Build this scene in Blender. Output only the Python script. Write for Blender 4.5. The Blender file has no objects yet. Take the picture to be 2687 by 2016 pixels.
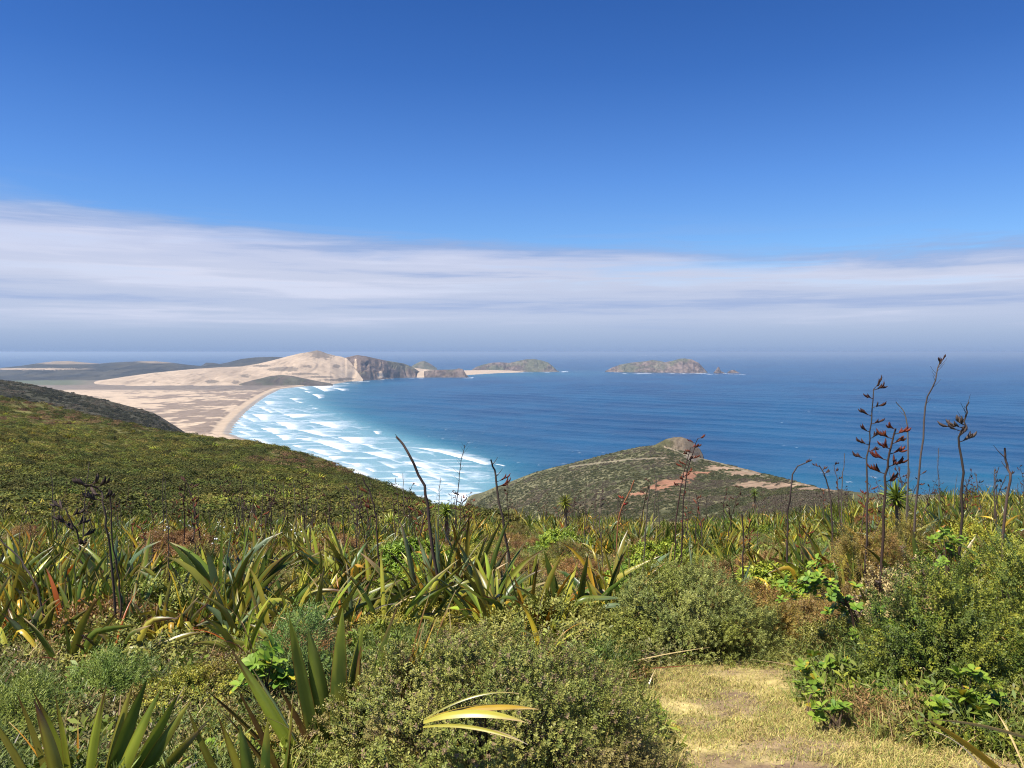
import bpy, math
import numpy as np

R = np.random.default_rng(11)
C = bpy.context.scene.collection
F, HY, CAMZ = 800.0, 352.0, 182.0        # focal length in pixels, horizon row, eye height above the sea
EYE = 1.65

# ------------------------------------------------------------------ helpers
def sstep(a, b, x):
    t = np.clip((np.asarray(x, float) - a) / (b - a), 0, 1)
    return t * t * (3 - 2 * t)

def lerp(a, b, t):
    return a + (b - a) * t

def _hash(ix, iy, seed):
    h = (ix.astype(np.int64) * 374761393 + iy.astype(np.int64) * 668265263 + seed * 974634777) & 0xffffffff
    h = ((h ^ (h >> 13)) * 1274126177) & 0xffffffff
    return ((h ^ (h >> 16)) & 0xffff) / 65535.0

def vnoise(x, y, seed=0):
    x = np.asarray(x, float); y = np.asarray(y, float)
    ix = np.floor(x); iy = np.floor(y)
    fx = x - ix; fy = y - iy
    fx = fx * fx * (3 - 2 * fx); fy = fy * fy * (3 - 2 * fy)
    a = _hash(ix, iy, seed); b = _hash(ix + 1, iy, seed)
    c = _hash(ix, iy + 1, seed); d = _hash(ix + 1, iy + 1, seed)
    return (a * (1 - fx) + b * fx) * (1 - fy) + (c * (1 - fx) + d * fx) * fy

def fbm(x, y, seed=0, octv=4):
    s = 0; amp = .5; tot = 0
    x = np.asarray(x, float); y = np.asarray(y, float)
    for k in range(octv):
        s = s + amp * vnoise(x * 2 ** k + 17.3 * k, y * 2 ** k - 9.1 * k, seed + k)
        tot += amp; amp *= .5
    return s / tot                                       # 0..1

def mesh_from(name, V, Fq, col=None, smooth=False, extra=None):
    """V (n,3), Fq (m,3) or (m,4) ints, col (n,3)"""
    V = np.asarray(V, np.float32); Fq = np.asarray(Fq, np.int32)
    me = bpy.data.meshes.new(name)
    k = Fq.shape[1]; m = Fq.shape[0]
    me.vertices.add(len(V)); me.vertices.foreach_set('co', V.ravel())
    me.loops.add(m * k); me.loops.foreach_set('vertex_index', Fq.ravel())
    me.polygons.add(m)
    me.polygons.foreach_set('loop_start', np.arange(0, m * k, k, dtype=np.int32))
    me.polygons.foreach_set('loop_total', np.full(m, k, np.int32))
    if smooth:
        me.polygons.foreach_set('use_smooth', np.ones(m, bool))
    if col is not None:
        at = me.attributes.new('col', 'FLOAT_COLOR', 'POINT')
        c4 = np.ones((len(V), 4), np.float32); c4[:, :3] = np.clip(col, 0, 1)
        at.data.foreach_set('color', c4.ravel())
    for nm, arr in (extra or {}).items():
        at = me.attributes.new(nm, 'FLOAT', 'POINT')
        at.data.foreach_set('value', np.asarray(arr, np.float32).ravel())
    me.update(calc_edges=True)
    return me

def link(name, me, mat=None, parent=None, loc=(0, 0, 0), rz=0.0):
    o = bpy.data.objects.new(name, me)
    if mat is not None and me is not None and not me.materials:
        me.materials.append(mat)
    C.objects.link(o)
    o.location = loc; o.rotation_euler = (0, 0, rz)
    if parent is not None:
        o.parent = parent
    return o

def tag(o, label=None, cat=None, group=None, kind=None):
    if label: o['label'] = label
    if cat: o['category'] = cat
    if group: o['group'] = group
    if kind: o['kind'] = kind
    return o

def thing(name, label, cat, loc=(0, 0, 0), rz=0.0, group=None):
    o = bpy.data.objects.new(name, None); C.objects.link(o)
    o.empty_display_size = .1
    o.location = loc; o.rotation_euler = (0, 0, rz)
    return tag(o, label, cat, group)

def dup(root, loc, rz, scale=1.0, label=None, group=None):
    r = root.copy(); C.objects.link(r)
    r.location = loc; r.rotation_euler = (0, 0, rz)
    r.scale = (scale, scale, scale) if not hasattr(scale, '__len__') else scale
    if label: r['label'] = label
    if group: r['group'] = group
    for ch in KIDS.get(root.name, []):
        c = ch.copy(); C.objects.link(c); c.parent = r
        for g in KIDS.get(ch.name, []):
            d = g.copy(); C.objects.link(d); d.parent = c
    return r
KIDS = {}
def note(parent, child):
    KIDS.setdefault(parent.name, []).append(child)

class MB:
    """collects quads with colours"""
    def __init__(self): self.v = []; self.f = []; self.c = []; self.n = 0
    def add(self, v, f, c):
        self.v.append(np.asarray(v, float)); self.f.append(np.asarray(f, int) + self.n)
        c = np.asarray(c, float)
        if c.ndim == 1: c = np.tile(c, (len(v), 1))
        self.c.append(c); self.n += len(v)
    def mesh(self, name, smooth=False):
        return mesh_from(name, np.vstack(self.v), np.vstack(self.f), np.vstack(self.c), smooth)

def unit(v):
    v = np.asarray(v, float)
    return v / (np.linalg.norm(v, axis=-1, keepdims=True) + 1e-9)

# ------------------------------------------------------------------ materials
def nodes(name):
    m = bpy.data.materials.new(name); m.use_nodes = True
    nt = m.node_tree; nt.nodes.clear()
    return m, nt, nt.nodes.new('ShaderNodeOutputMaterial')

def N(nt, t, **kw):
    n = nt.nodes.new(t)
    for k, v in kw.items():
        if k in n.inputs: n.inputs[k].default_value = v
        else: setattr(n, k, v)
    return n

def leaf_mat(name, rough=.5, spec=.3, trans=.25, var=.35, huevar=.03):
    m, nt, out = nodes(name)
    L = nt.links.new
    at = N(nt, 'ShaderNodeAttribute', attribute_name='col')
    oi = N(nt, 'ShaderNodeObjectInfo')
    hs = N(nt, 'ShaderNodeHueSaturation')
    mr = N(nt, 'ShaderNodeMapRange'); mr.inputs[3].default_value = 1 - var; mr.inputs[4].default_value = 1 + var * .7
    L(oi.outputs['Random'], mr.inputs[0]); L(mr.outputs[0], hs.inputs['Value'])
    m2 = N(nt, 'ShaderNodeMath', operation='MULTIPLY'); m2.inputs[1].default_value = 7.31
    fr = N(nt, 'ShaderNodeMath', operation='FRACT')
    mh = N(nt, 'ShaderNodeMapRange'); mh.inputs[3].default_value = .5 - huevar; mh.inputs[4].default_value = .5 + huevar
    L(oi.outputs['Random'], m2.inputs[0]); L(m2.outputs[0], fr.inputs[0]); L(fr.outputs[0], mh.inputs[0]); L(mh.outputs[0], hs.inputs['Hue'])
    L(at.outputs['Color'], hs.inputs['Color'])
    p = N(nt, 'ShaderNodeBsdfPrincipled', Roughness=rough)
    p.inputs['Specular IOR Level'].default_value = spec
    L(hs.outputs[0], p.inputs['Base Color'])
    if trans > 0:
        tr = N(nt, 'ShaderNodeBsdfTranslucent'); L(hs.outputs[0], tr.inputs['Color'])
        mx = N(nt, 'ShaderNodeMixShader'); mx.inputs[0].default_value = trans
        L(p.outputs[0], mx.inputs[1]); L(tr.outputs[0], mx.inputs[2]); L(mx.outputs[0], out.inputs[0])
    else:
        L(p.outputs[0], out.inputs[0])
    return m

def terrain_mat(name, nscale, amount=.35, bump=.0, bscale=1.0, rough=.95, detail=6):
    m, nt, out = nodes(name); L = nt.links.new
    at = N(nt, 'ShaderNodeAttribute', attribute_name='col')
    geo = N(nt, 'ShaderNodeNewGeometry')
    no = N(nt, 'ShaderNodeTexNoise', Scale=nscale, Detail=detail, Roughness=.65)
    L(geo.outputs['Position'], no.inputs['Vector'])
    mr = N(nt, 'ShaderNodeMapRange'); mr.inputs[1].default_value = .3; mr.inputs[2].default_value = .7
    mr.inputs[3].default_value = 1 - amount; mr.inputs[4].default_value = 1 + amount
    L(no.outputs[0], mr.inputs[0])
    mu = N(nt, 'ShaderNodeVectorMath', operation='SCALE')
    L(at.outputs['Color'], mu.inputs[0]); L(mr.outputs[0], mu.inputs['Scale'])
    p = N(nt, 'ShaderNodeBsdfPrincipled', Roughness=rough); p.inputs['Specular IOR Level'].default_value = .1
    L(mu.outputs[0], p.inputs['Base Color'])
    if bump > 0:
        n2 = N(nt, 'ShaderNodeTexNoise', Scale=bscale, Detail=5, Roughness=.6)
        L(geo.outputs['Position'], n2.inputs['Vector'])
        b = N(nt, 'ShaderNodeBump', Strength=1.0, Distance=bump)
        L(n2.outputs[0], b.inputs['Height']); L(b.outputs[0], p.inputs['Normal'])
    L(p.outputs[0], out.inputs[0])
    return m

M_FLAX = leaf_mat('flax_leaf', .36, .5, .24, .22, .02)
M_SHRUB = leaf_mat('shrub_leaf', .50, .30, .17, .18, .015)
M_GLOSS = leaf_mat('glossy_leaf', .5, .2, .22, .12, .01)
M_GRASS = leaf_mat('grass_blade', .7, .15, .25, .30, .02)
M_SCRUB = leaf_mat('scrub_leaf', .8, .1, .15, .42, .04)
M_FARSCRUB = leaf_mat('far_scrub_leaf', .8, .1, .15, .22, .03)
M_WOOD = leaf_mat('stalk_wood', .75, .2, 0, .25, .01)
M_GROUND = terrain_mat('soil_and_litter', 6.0, .45, .03, 14.0)
M_HILL = terrain_mat('scrub_slope', .5, .45, .5, .6)
M_HEAD = terrain_mat('headland_scrub', .12, .40, 1.6, .25)
M_SAND = terrain_mat('dune_sand', .02, .14, 1.2, .03)
M_PLAIN = terrain_mat('sand_flat', .03, .22, .3, .05)
M_ROCK = terrain_mat('coast_rock', .03, .45, 9.0, .018)
M_FAR = terrain_mat('far_scrub', .012, .35, 10.0, .012)

# ------------------------------------------------------------------ ground under the camera and the hillside on the left
PX_S = np.array([-2600, -400, -150, 0, 75, 162, 222, 278, 324, 370, 417, 463, 500, 530, 3000.])
S_SIL = np.array([.0, -.004, .030, .056, .073, .097, .1095, .120, .140, .162, .1885, .206, .216, 0, 0])
D_SIL = np.array([320, 320, 290, 260, 250, 230, 215, 200, 185, 170, 150, 110, 62, 46, 46.])
Y0 = 40.0
def softplus(x): return np.where(x > 15, x, np.log1p(np.exp(np.clip(x * 1.5, -40, 40))) / 1.5)
def kfun(u): return .190 - .030 * sstep(.22, .62, u) - .012 * sstep(.62, 1.2, u)
def Hrel(x, y):
    """ground height relative to the eye"""
    x = np.asarray(x, float); y = np.asarray(y, float)
    Y = np.maximum(y, .6)
    u = np.clip(x / Y, -4, 4)
    k = kfun(u)
    fg = lambda yy: -EYE - k * softplus(yy - 2.0)
    zf = fg(np.minimum(Y, Y0))
    px = 512 + F * u
    s0 = -fg(np.full_like(Y, Y0)) / Y0
    ss = np.interp(px, PX_S, S_SIL); ds = np.interp(px, PX_S, D_SIL)
    sc = -fg(np.full_like(Y, 46.0)) / 46.0
    w = sstep(470, 530, px); ss = lerp(ss, sc, w)
    t = np.clip(np.log(np.maximum(Y, Y0) / Y0) / np.log(np.maximum(ds, Y0 + 4) / Y0), 0, 1)
    s = s0 + (ss - s0) * t
    zh = -s * np.minimum(np.maximum(Y, Y0), ds)
    over = np.maximum(Y - ds, 0)
    zh = zh - .62 * (np.sqrt(over * over + 36) - 6)
    z = np.where(Y < Y0, zf, zh)
    amp = sstep(1.5, 8, Y) * .22 + sstep(30, 120, Y) * 1.1
    z = z + amp * (fbm(x / 3.1 + 50, y / 3.1 + 20, 5, 3) - .5) * (1 - .9 * sstep(30, 60, Y))
    z = z + sstep(45, 110, Y) * 3.2 * (fbm(x / 24., y / 30. + 9, 6, 4) - .5)
    return np.maximum(z, -187)

def ground_at(px, py, ymin=1.2, ymax=60):
    """where the sight line through a pixel meets the ground"""
    u = (px - 512) / F; s = (py - HY) / F
    Y = np.geomspace(ymin, ymax, 1500)
    d = -s * Y - Hrel(u * Y, Y)
    i = int(np.argmax(d < 0)) if (d < 0).any() else len(Y) - 1
    Yh = Y[max(i, 0)]
    x = u * Yh
    return np.array([x, Yh, CAMZ + float(Hrel(x, Yh))])

def on_ground(x, y):
    return CAMZ + Hrel(x, y)

# trodden grass path, traced where it lies on the ground
_path_px = [(655, 790), (655, 740), (640, 700), (640, 668), (690, 664), (738, 655), (775, 640), (798, 628), (808, 614), (826, 614), (818, 634), (812, 650), (795, 672), (806, 705), (835, 726),
            (880, 742), (960, 752), (1080, 765), (1200, 900), (500, 1100), (640, 900)]
PATH = np.array([ground_at(a, b, .8)[:2] for a, b in _path_px])
def inside(poly, x, y):
    x = np.asarray(x); y = np.asarray(y); r = np.zeros(x.shape, bool)
    j = len(poly) - 1
    for i in range(len(poly)):
        xi, yi = poly[i]; xj, yj = poly[j]
        c = ((yi > y) != (yj > y)) & (x < (xj - xi) * (y - yi) / (yj - yi + 1e-12) + xi)
        r ^= c; j = i
    return r

def grid_faces(nr, nc):
    i = np.arange(nr - 1)[:, None] * nc + np.arange(nc - 1)[None, :]
    i = i.ravel()
    return np.stack([i, i + 1, i + nc + 1, i + nc], 1)

def worn(x, y):
    r = np.zeros(np.shape(x)); nz_ = (fbm(x * 5, y * 5, 25, 4) - .5) * 2.6
    for a, b, rx, ry in ((765, 3.75, .36, .16), (705, 3.62, .22, .10), (690, 4.6, .25, .12), (820, 3.5, .3, .1), (735, 5.3, .2, .15), (900, 3.45, .3, .09)):
        r = np.maximum(r, 1 - sstep(.55, 1.15, np.hypot((x - (a - 512) / F * b) / rx, (y - b) / ry) + nz_ * .6))
    return r
GC = dict(straw=(.46, .36, .15), olive=(.12, .12, .03), soil=(.10, .07, .04), green=(.10, .13, .03))
def ground_col(x, y):
    n = fbm(x * .9, y * .9, 21, 4)[:, None]; n2 = fbm(x * .25, y * .25, 22, 3)[:, None]
    c = lerp(np.array((.16, .155, .045)), np.array((.30, .26, .11)), sstep(.35, .7, n))
    c = lerp(c, np.array((.11, .08, .045)), sstep(.55, .75, n2) * .7)
    gp = sstep(.53, .62, fbm(x / 2.6, y / 3.4, 205, 3)) * sstep(5, 8, y)
    c = lerp(c, np.array((.36, .32, .12)), gp[:, None])
    # soft-edged path
    ins = np.zeros(len(x))
    for dx, dy in ((0, 0), (.12, 0), (-.12, 0), (0, .15), (0, -.15)):
        ins += inside(PATH, x + dx + .15 * (n[:, 0] - .5), y + dy)
    ins = (ins / 5)[:, None]
    pc = lerp(np.array(GC['straw']), np.array((.27, .19, .11)), sstep(.45, .62, fbm(x * 3, y * 3, 23, 4)[:, None]))
    wn = worn(x, y)[:, None]; pc = lerp(pc, np.array((.20, .135, .085)), wn)
    c = lerp(c, pc, ins)
    far = sstep(38, 60, y)[:, None]
    hc = lerp(np.array((.10, .10, .034)), np.array((.165, .15, .05)), sstep(.35, .7, fbm(x / 9, y / 9, 24, 3)[:, None]))
    return lerp(c, hc, far)

u = np.concatenate([np.linspace(-8, -1.3, 30)[:-1], np.linspace(-1.3, 1.3, 620), np.linspace(1.3, 8, 30)[1:]])
Yr = np.geomspace(1.0, 640, 330)
UU, YY = np.meshgrid(u, Yr)
XX = UU * YY
Z = CAMZ + Hrel(XX, YY)
V = np.stack([XX.ravel(), YY.ravel(), Z.ravel()], 1)
gm = mesh_from('ground', V, grid_faces(len(Yr), len(u)), ground_col(V[:, 0], V[:, 1]), True)
gm.materials.append(M_GROUND)
# the level ground behind the camera belongs to the same hill
xb = np.linspace(-8, 8, 60); yb = np.linspace(-30, 1.0, 40)
XB, YB = np.meshgrid(xb, yb)
xscale = np.clip(1 + (1 - YB) * .5, 1, 10)
VB = np.stack([(XB * xscale).ravel(), YB.ravel(), np.full(XB.size, CAMZ) + Hrel(XB.ravel(), np.full(XB.size, 1.0))], 1)
go = link('ground', gm)
tag(go, 'dry grassy ground falling away from the viewpoint and rising into the left hillside', 'ground', kind='structure')
bo = link('ground', mesh_from('ground', VB, grid_faces(40, 60), ground_col(VB[:, 0], VB[:, 1]), True), M_GROUND)
tag(bo, 'dry grassy ground behind the viewpoint', 'ground', kind='structure')

# ------------------------------------------------------------------ far relief built from its skyline, foot and distances
def relief(name, label, mat, pts_sil, base, d_top, colfn, rows=46, rise=.8, noise=(0, 100, 0), seed=1, gully=(0, 60), back=700, step=.5,
           zback=-6, kind='structure', cat='hill', curve=1.0):
    """pts_sil: skyline pixels; base: ('sea', py list) or (px, Y, z) table; d_top: table of skyline distances"""
    ps = np.array(pts_sil, float)
    px = np.arange(ps[0, 0], ps[-1, 0] + step * .5, step)
    py = np.interp(px, ps[:, 0], ps[:, 1])
    dt = np.array(d_top, float); yt = np.interp(px, dt[:, 0], dt[:, 1])
    b = np.array(base, float); yb = np.interp(px, b[:, 0], b[:, 1]); zb = np.interp(px, b[:, 0], b[:, 2])
    zt = CAMZ - (py - HY) / F * yt
    t = np.linspace(0, 1, rows)[:, None]
    Y = lerp(yb, yt, t ** curve); 
    e = lerp(t, np.sin(t * math.pi / 2), rise)
    Z = lerp(zb, zt, e)
    env = np.sin(np.clip(t * 1.15, 0, 1) * math.pi) ** .7 * np.ones_like(px)
    hgt = np.maximum(zt - zb, 1)
    U = (px - 512) / F
    X = U * Y
    if noise[0]:
        Z = Z + env * noise[0] * (fbm(X / noise[1], Y / noise[1], seed, 5) - .5) * np.minimum(1, hgt / (noise[0] * 1.2 + 1))
    if gully[0]:
        g = np.abs(fbm(X / gully[1] + .6 * fbm(X / gully[1], Y / gully[1], seed + 9, 2), Y / (gully[1] * 4), seed + 4, 4) - .5) * 2
        Z = Z - env * gully[0] * (1 - sstep(0, .35, g)) * np.minimum(1, hgt / (gully[0] * 2 + 1))
    # far side
    tb = np.linspace(0, 1, 14)[1:, None]
    Yb = yt + back * tb; Xb = U * Yb
    Zb = lerp(zt, zback, 1 - np.cos(tb * math.pi / 2)) if zback is not None else zt - 0 * tb
    X = np.vstack([X, Xb]); YA = np.vstack([Y, Yb]); ZA = np.vstack([Z, Zb])
    PX = np.tile(px, (len(X), 1)); T = np.vstack([t * np.ones_like(px), 1 + 0 * Xb])
    V = np.stack([X.ravel(), YA.ravel(), ZA.ravel()], 1)
    PYv = HY + (CAMZ - V[:, 2]) / V[:, 1] * F
    col = colfn(PX.ravel(), PYv, T.ravel(), V[:, 0], V[:, 1], V[:, 2])
    o = link(name, mesh_from(name, V, grid_faces(len(X), len(px)), col, True), mat)
    tag(o, label, cat, kind=kind)
    return o, (px, X, YA, ZA)

def seaY(py): return CAMZ * F / (np.asarray(py, float) - HY)
D = .4629                                                # overview pixels to render pixels
def ell(px, py, cx, cy, rx, ry, n=0):
    return 1 - sstep(.7, 1.2, np.hypot((px - cx) / rx, (py - cy) / ry) + n)

SAND = np.array((.47, .36, .255)); SAND2 = np.array((.385, .29, .205)); SCR = np.array((.105, .085, .066)); ROCKC = np.array((.125, .092, .075)); GRN = np.array((.085, .095, .055))

# dune hill
def dune_col(px, py, t, x, y, z):
    n = fbm(x / 260, y / 500, 31, 5); n2 = .55 * fbm(x / 70, y / 120, 32, 4) + .45 * fbm(x / 16, y / 50, 33, 4)
    c = lerp(SAND * 1.03, SAND2 * .9, sstep(.42, .68, .6 * n + .4 * n2)[:, None])
    nn = (n2 - .5) * 5.0 + (fbm(x / 9, y / 22, 34, 3) - .5) * 1.6
    m = np.zeros_like(px)
    for cx, cy, rx, ry in ((322, 353, 14, 5.5), (317, 351.5, 9, 3), (244, 376, 5, 1.6), (284, 369, 16, 2.0), (262, 366, 9, 1.1), (306, 366.5, 6, 1.5),
                           (212, 382, 6, 1.6), (336, 366, 4, 2), (303, 374, 14, .9), (320, 377, 16, .9), (332, 380, 14, 1.2), (345, 379, 9, 1.2), (236, 382.5, 5, 2)):
        m = np.maximum(m, ell(px, py, cx, cy, rx, ry, nn * .5))
    m = np.maximum(m, sstep(.60, .70, n2) * .45)
    c = lerp(c, SCR * 1.25, (m * .8)[:, None])
    return c
relief('sand_dune', 'great pale sand dune rising to a dark tipped summit behind the beach', M_SAND,
       [(88, 384.5), (100, 381.5), (125, 377), (153, 373), (194, 369), (222, 367.2), (241, 366.5), (259, 363.5), (270, 361), (287, 356.5), (300, 353.3), (310, 351.8), (317, 350.3),
        (322, 351.6), (327, 353.5), (335, 355.5), (342, 356.8), (347, 358.6), (352, 364), (357, 371), (363, 379.5)],
       [(88, 4360, 6), (140, 4050, 4), (240, 4200, 2), (300, 4350, 1), (330, 4550, .5), (352, 4950, -1), (363, 5010, -2)],
       [(88, 4500), (200, 5000), (317, 5300), (345, 5300), (363, 5030)], dune_col, rows=90, rise=.15, noise=(26, 330, 0), seed=41, gully=(9, 150), cat='sand dune')

# dark rounded hill at the foot of the dune
relief('hill', 'low dark rounded hill standing at the foot of the big dune by the surf', M_FAR,
       [(232, 386), (245, 382.5), (258, 379.5), (270, 376.3), (281, 375.2), (292, 376), (305, 379), (318, 382), (327, 384), (333, 385.5)],
       [(232, 4200, 1), (280, 4230, -1), (333, 4290, -2)], [(232, 4260), (280, 4420), (333, 4330)],
       lambda px, py, t, x, y, z: lerp(SCR * .9, (SCR + GRN) * .45, sstep(.4, .65, fbm(x / 50, y / 50, 51, 5))[:, None]), noise=(8, 90, 0), seed=52, gully=(4, 60))

# rocky headland at the dune's right end, its sand saddle and the last knoll
def rock_col(px, py, t, x, y, z):
    n = .5 * fbm(x / 70, z / 50 + y / 300, 61, 5) + .5 * fbm(x / 18, z / 16 + y / 90, 60, 4)
    c = lerp(ROCKC * .75, ROCKC * 1.35, sstep(.3, .7, n)[:, None])
    c = lerp(c, GRN, (sstep(.5, .7, fbm(x / 120, y / 120, 62, 4)) * .6 * sstep(20, 60, z))[:, None])
    nn = (n - .5) * 3.0
    m = np.maximum(ell(px, py, 343, 369, 3.5, 10, nn * .9), ell(px, py, 355.5, 364, 1.5, 6, nn * .9) * .9)
    m = np.maximum(m, ell(px, py, 381, 375, 3, 3.4, nn))
    m = np.maximum(m, ell(px, py, 348, 380, 9, 2.2, nn) * .6)
    return lerp(c, SAND, m[:, None])
relief('rocky_headland', 'dark gullied rocky headland at the right end of the dune', M_ROCK,
       [(340, 359), (347, 357.2), (353, 355.9), (357, 355), (366, 356.2), (376, 358.5), (386, 360.6), (395, 362), (404, 363.5), (410, 366), (415, 368.6), (420, 372), (425, 378)],
       [(340, 5380, 120), (352, 5300, 60), (361, 5060, -1), (370, 5150, -1), (400, 5600, -1), (425, 5750, -2)], [(340, 5450), (375, 5500), (405, 5800), (425, 5820)],
       rock_col, rows=70, noise=(28, 120, 0), seed=63, gully=(26, 70), back=450, cat='headland')
relief('sand_spit', 'pale sand saddle running from the rocky headland out to the near island', M_SAND,
       [(410, 367.5), (418, 368.3), (430, 369.7), (445, 370.4), (460, 370.5), (475, 370.2), (490, 370), (510, 370.5), (525, 371.6)],
       [(410, 5760, 2), (425, 5740, 1), (440, 5900, 1), (464, 6250, .5), (500, 6900, .3), (525, 7150, -.5)], [(410, 6900), (425, 7000), (464, 7300), (525, 7450)],
       lambda px, py, t, x, y, z: SAND * (.94 + .12 * fbm(x / 80, y / 80, 64, 3))[:, None], rows=24, rise=0, back=120, cat='sand spit')
relief('sand_slope', 'small pale triangle of blown sand between headland and last knoll', M_SAND,
       [(413, 377), (419, 372.3), (424, 370.2), (428, 371.2), (434, 374), (438, 377.4)],
       [(413, 5700, -1), (438, 5730, -1)], [(413, 5730), (424, 5790), (438, 5740)],
       lambda px, py, t, x, y, z: SAND * (.94 + .12 * fbm(x / 40, y / 40, 65, 3))[:, None], rows=20, rise=0, back=80, cat='sand slope')
relief('knoll', 'last dark rocky knoll of the headland beside the small sand triangle', M_ROCK,
       [(424, 371), (432, 370.2), (440, 369.7), (450, 369.6), (455, 369.4), (459, 368.3), (463, 369.3), (466, 374), (469, 377.6)],
       [(424, 5700, 1), (436, 5710, -1), (469, 5700, -2)], [(424, 5790), (460, 5790), (469, 5720)],
       rock_col, rows=40, noise=(7, 40, 0), seed=66, gully=(6, 40), back=90, cat='knoll')

def isl_col(px, py, t, x, y, z):
    n = .5 * fbm(x / 60, z / 40, 71, 5) + .5 * fbm(x / 18, z / 14, 70, 4)
    c = lerp(ROCKC * .7, ROCKC * 1.7, sstep(.35, .65, n)[:, None])
    return lerp(c, GRN * 1.1, (sstep(.42, .65, fbm(x / 150, y / 150, 72, 4)) * .75)[:, None])
relief('island', 'small far hill standing behind the sand spit', M_FAR, [(408, 369), (414, 364.6), (420, 361.6), (424, 360.9), (430, 363.5), (437, 368.3)],
       [(408, 7400, 0), (437, 7500, 0)], [(408, 7600), (437, 7650)], isl_col, noise=(8, 60, 0), seed=73, back=200, cat='island')
relief('island', 'long near island joined to the shore by the pale sand spit', M_ROCK,
       [(471, 370.5), (476, 367), (483, 364.6), (492, 362.6), (500, 362.3), (510, 362.8), (518, 361), (526, 359.3), (534, 359), (541, 360.3), (548, 362.4), (553, 366.3), (557, 370.4), (560, 371.8)],
       [(471, 7480, 1), (500, 7450, 0), (530, 7350, -1), (560, 7330, -2)], [(471, 7600), (515, 7750), (560, 7450)], isl_col, rows=60, noise=(20, 90, 0), seed=74, gully=(16, 70), back=260, cat='island')
relief('island', 'outer rocky island standing alone in the open sea', M_ROCK,
       [(605, 371.3), (612, 367.6), (620, 364.6), (632, 362.5), (646, 361.2), (652, 360), (660, 361), (665, 362.2), (673, 360.7), (680, 358.6), (685, 358.4), (692, 359.5), (699, 363), (704, 368.5), (708, 373)],
       [(605, 7330, -1), (640, 7100, -1), (708, 6960, -2)], [(605, 7400), (655, 7350), (708, 7040)], isl_col, rows=60, noise=(20, 90, 0), seed=75, gully=(20, 80), back=260, cat='island')
relief('sea_stack', 'pointed sea stack just off the end of the outer island', M_ROCK, [(713, 373.4), (715, 371), (717, 368.5), (718.2, 366.5), (719.4, 367.5), (721, 371), (724, 372.5), (727, 373.6)],
       [(713, 6850, -1), (727, 6850, -1)], [(713, 6870), (727, 6880)], isl_col, rows=20, noise=(4, 20, 0), seed=76, back=60, step=.25, cat='sea stack')
relief('sea_stack', 'lower broken rock beside the pointed sea stack', M_ROCK, [(726, 373.6), (729, 371.2), (731, 370.2), (734, 369.8), (736, 371), (739, 372.6), (743, 373.6)],
       [(726, 6850, -1), (743, 6850, -1)], [(726, 6870), (743, 6880)], isl_col, rows=20, noise=(4, 20, 0), seed=77, back=60, step=.25, cat='sea stack')

# far hills on the left
def far_col(px, py, t, x, y, z):
    n = fbm(x / 160, y / 240, 81, 4)
    c = lerp(np.array((.034, .036, .034)), np.array((.062, .058, .046)), sstep(.35, .65, n)[:, None])
    top = ell(px, py, 66, 362.5, 36, 1.9, (n - .5) * .8) * .65
    top = np.maximum(top, ell(px, py, 30, 369, 50, .9, (n - .5)))
    top = np.maximum(top, ell(px, py, 160, 361.8, 24, 1.6, (n - .5)) * .6)
    return lerp(c, SAND * .75, top[:, None])
relief('hill', 'long dark scrub ridge along the far left shore with sandy crests', M_FAR,
       [(-300, 362), (-120, 369), (0, 368), (20, 366), (37, 363.4), (55, 361.2), (69, 361), (83, 362.4), (100, 363.6), (110, 362.6), (125, 362), (140, 361.2), (155, 361.2), (170, 362.5), (185, 364.5),
        (200, 366), (225, 367.2), (250, 367), (300, 367)],
       [(-300, 5000, 5), (0, 4900, 6), (120, 5000, 6), (300, 5400, 2)], [(-300, 6600), (60, 6700), (160, 6400), (300, 6600)], far_col, rows=60, noise=(22, 240, 0), seed=82, gully=(12, 160), back=900)
relief('hill', 'dark smooth ridge showing behind the left shoulder of the dune', M_FAR,
       [(190, 369), (202, 365.5), (206, 362.7), (213, 362.9), (220, 364), (228, 362.4), (241, 359), (255, 357.4), (273, 356.8), (288, 357.6), (310, 360)],
       [(190, 6200, 6), (310, 6200, 6)], [(190, 6900), (310, 7000)], lambda *a: far_col(*a) * .9, noise=(12, 240, 0), seed=84, gully=(6, 160), back=600)

# flat behind the beach
SHORE = np.array([(392, 520), (330, 480), (268, 450), (224, 434), (229, 424.5), (241, 412), (254, 402), (264, 395.5), (278, 389), (300, 386.5), (325, 385.5)], float)   # waterline
def unproj_sea(p): 
    Yv = seaY(p[:, 1]); return np.stack([(p[:, 0] - 512) / F * Yv, Yv], 1)
SW = unproj_sea(SHORE)
def shore_x(y):                                          # waterline x at a distance y
    o = np.argsort(SW[:, 1]); return np.interp(y, SW[o, 1], SW[o, 0])
pyr = np.concatenate([np.linspace(500, 440, 60), np.linspace(439.5, 380.5, 240)])
Yp = CAMZ * F / (pyr - HY) * .978
wv = np.linspace(0, 1, 420) ** 1.6
Xs = shore_x(Yp)[:, None]
XP = Xs + 40 - wv[None, :] * (Xs + 40 + Yp[:, None] * .95)
YP = np.tile(Yp[:, None], (1, 420))
dsh = Xs - XP                                             # metres inland of the waterline
nz = .5 * fbm(XP / 110, YP / 110, 91, 5) + .5 * fbm(XP / 34, YP / 48, 94, 4); nz2 = fbm(XP / 420, YP / 420, 92, 3)
ZP = -1.2 + 3.0 * sstep(-40, 20, dsh) + 3.4 * sstep(24, 40, dsh) * (.4 + nz) + 3 * sstep(200, 900, dsh) * nz2
PXp = 512 + F * XP / YP; PYp = HY + (CAMZ - ZP) / YP * F
veg = sstep(.485, .545, nz + .085 * (1 - sstep(60, 380, dsh)) - .05 * sstep(420, 900, dsh) - .10 * sstep(200, 120, PXp))
veg = veg * sstep(24, 34, dsh)
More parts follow.
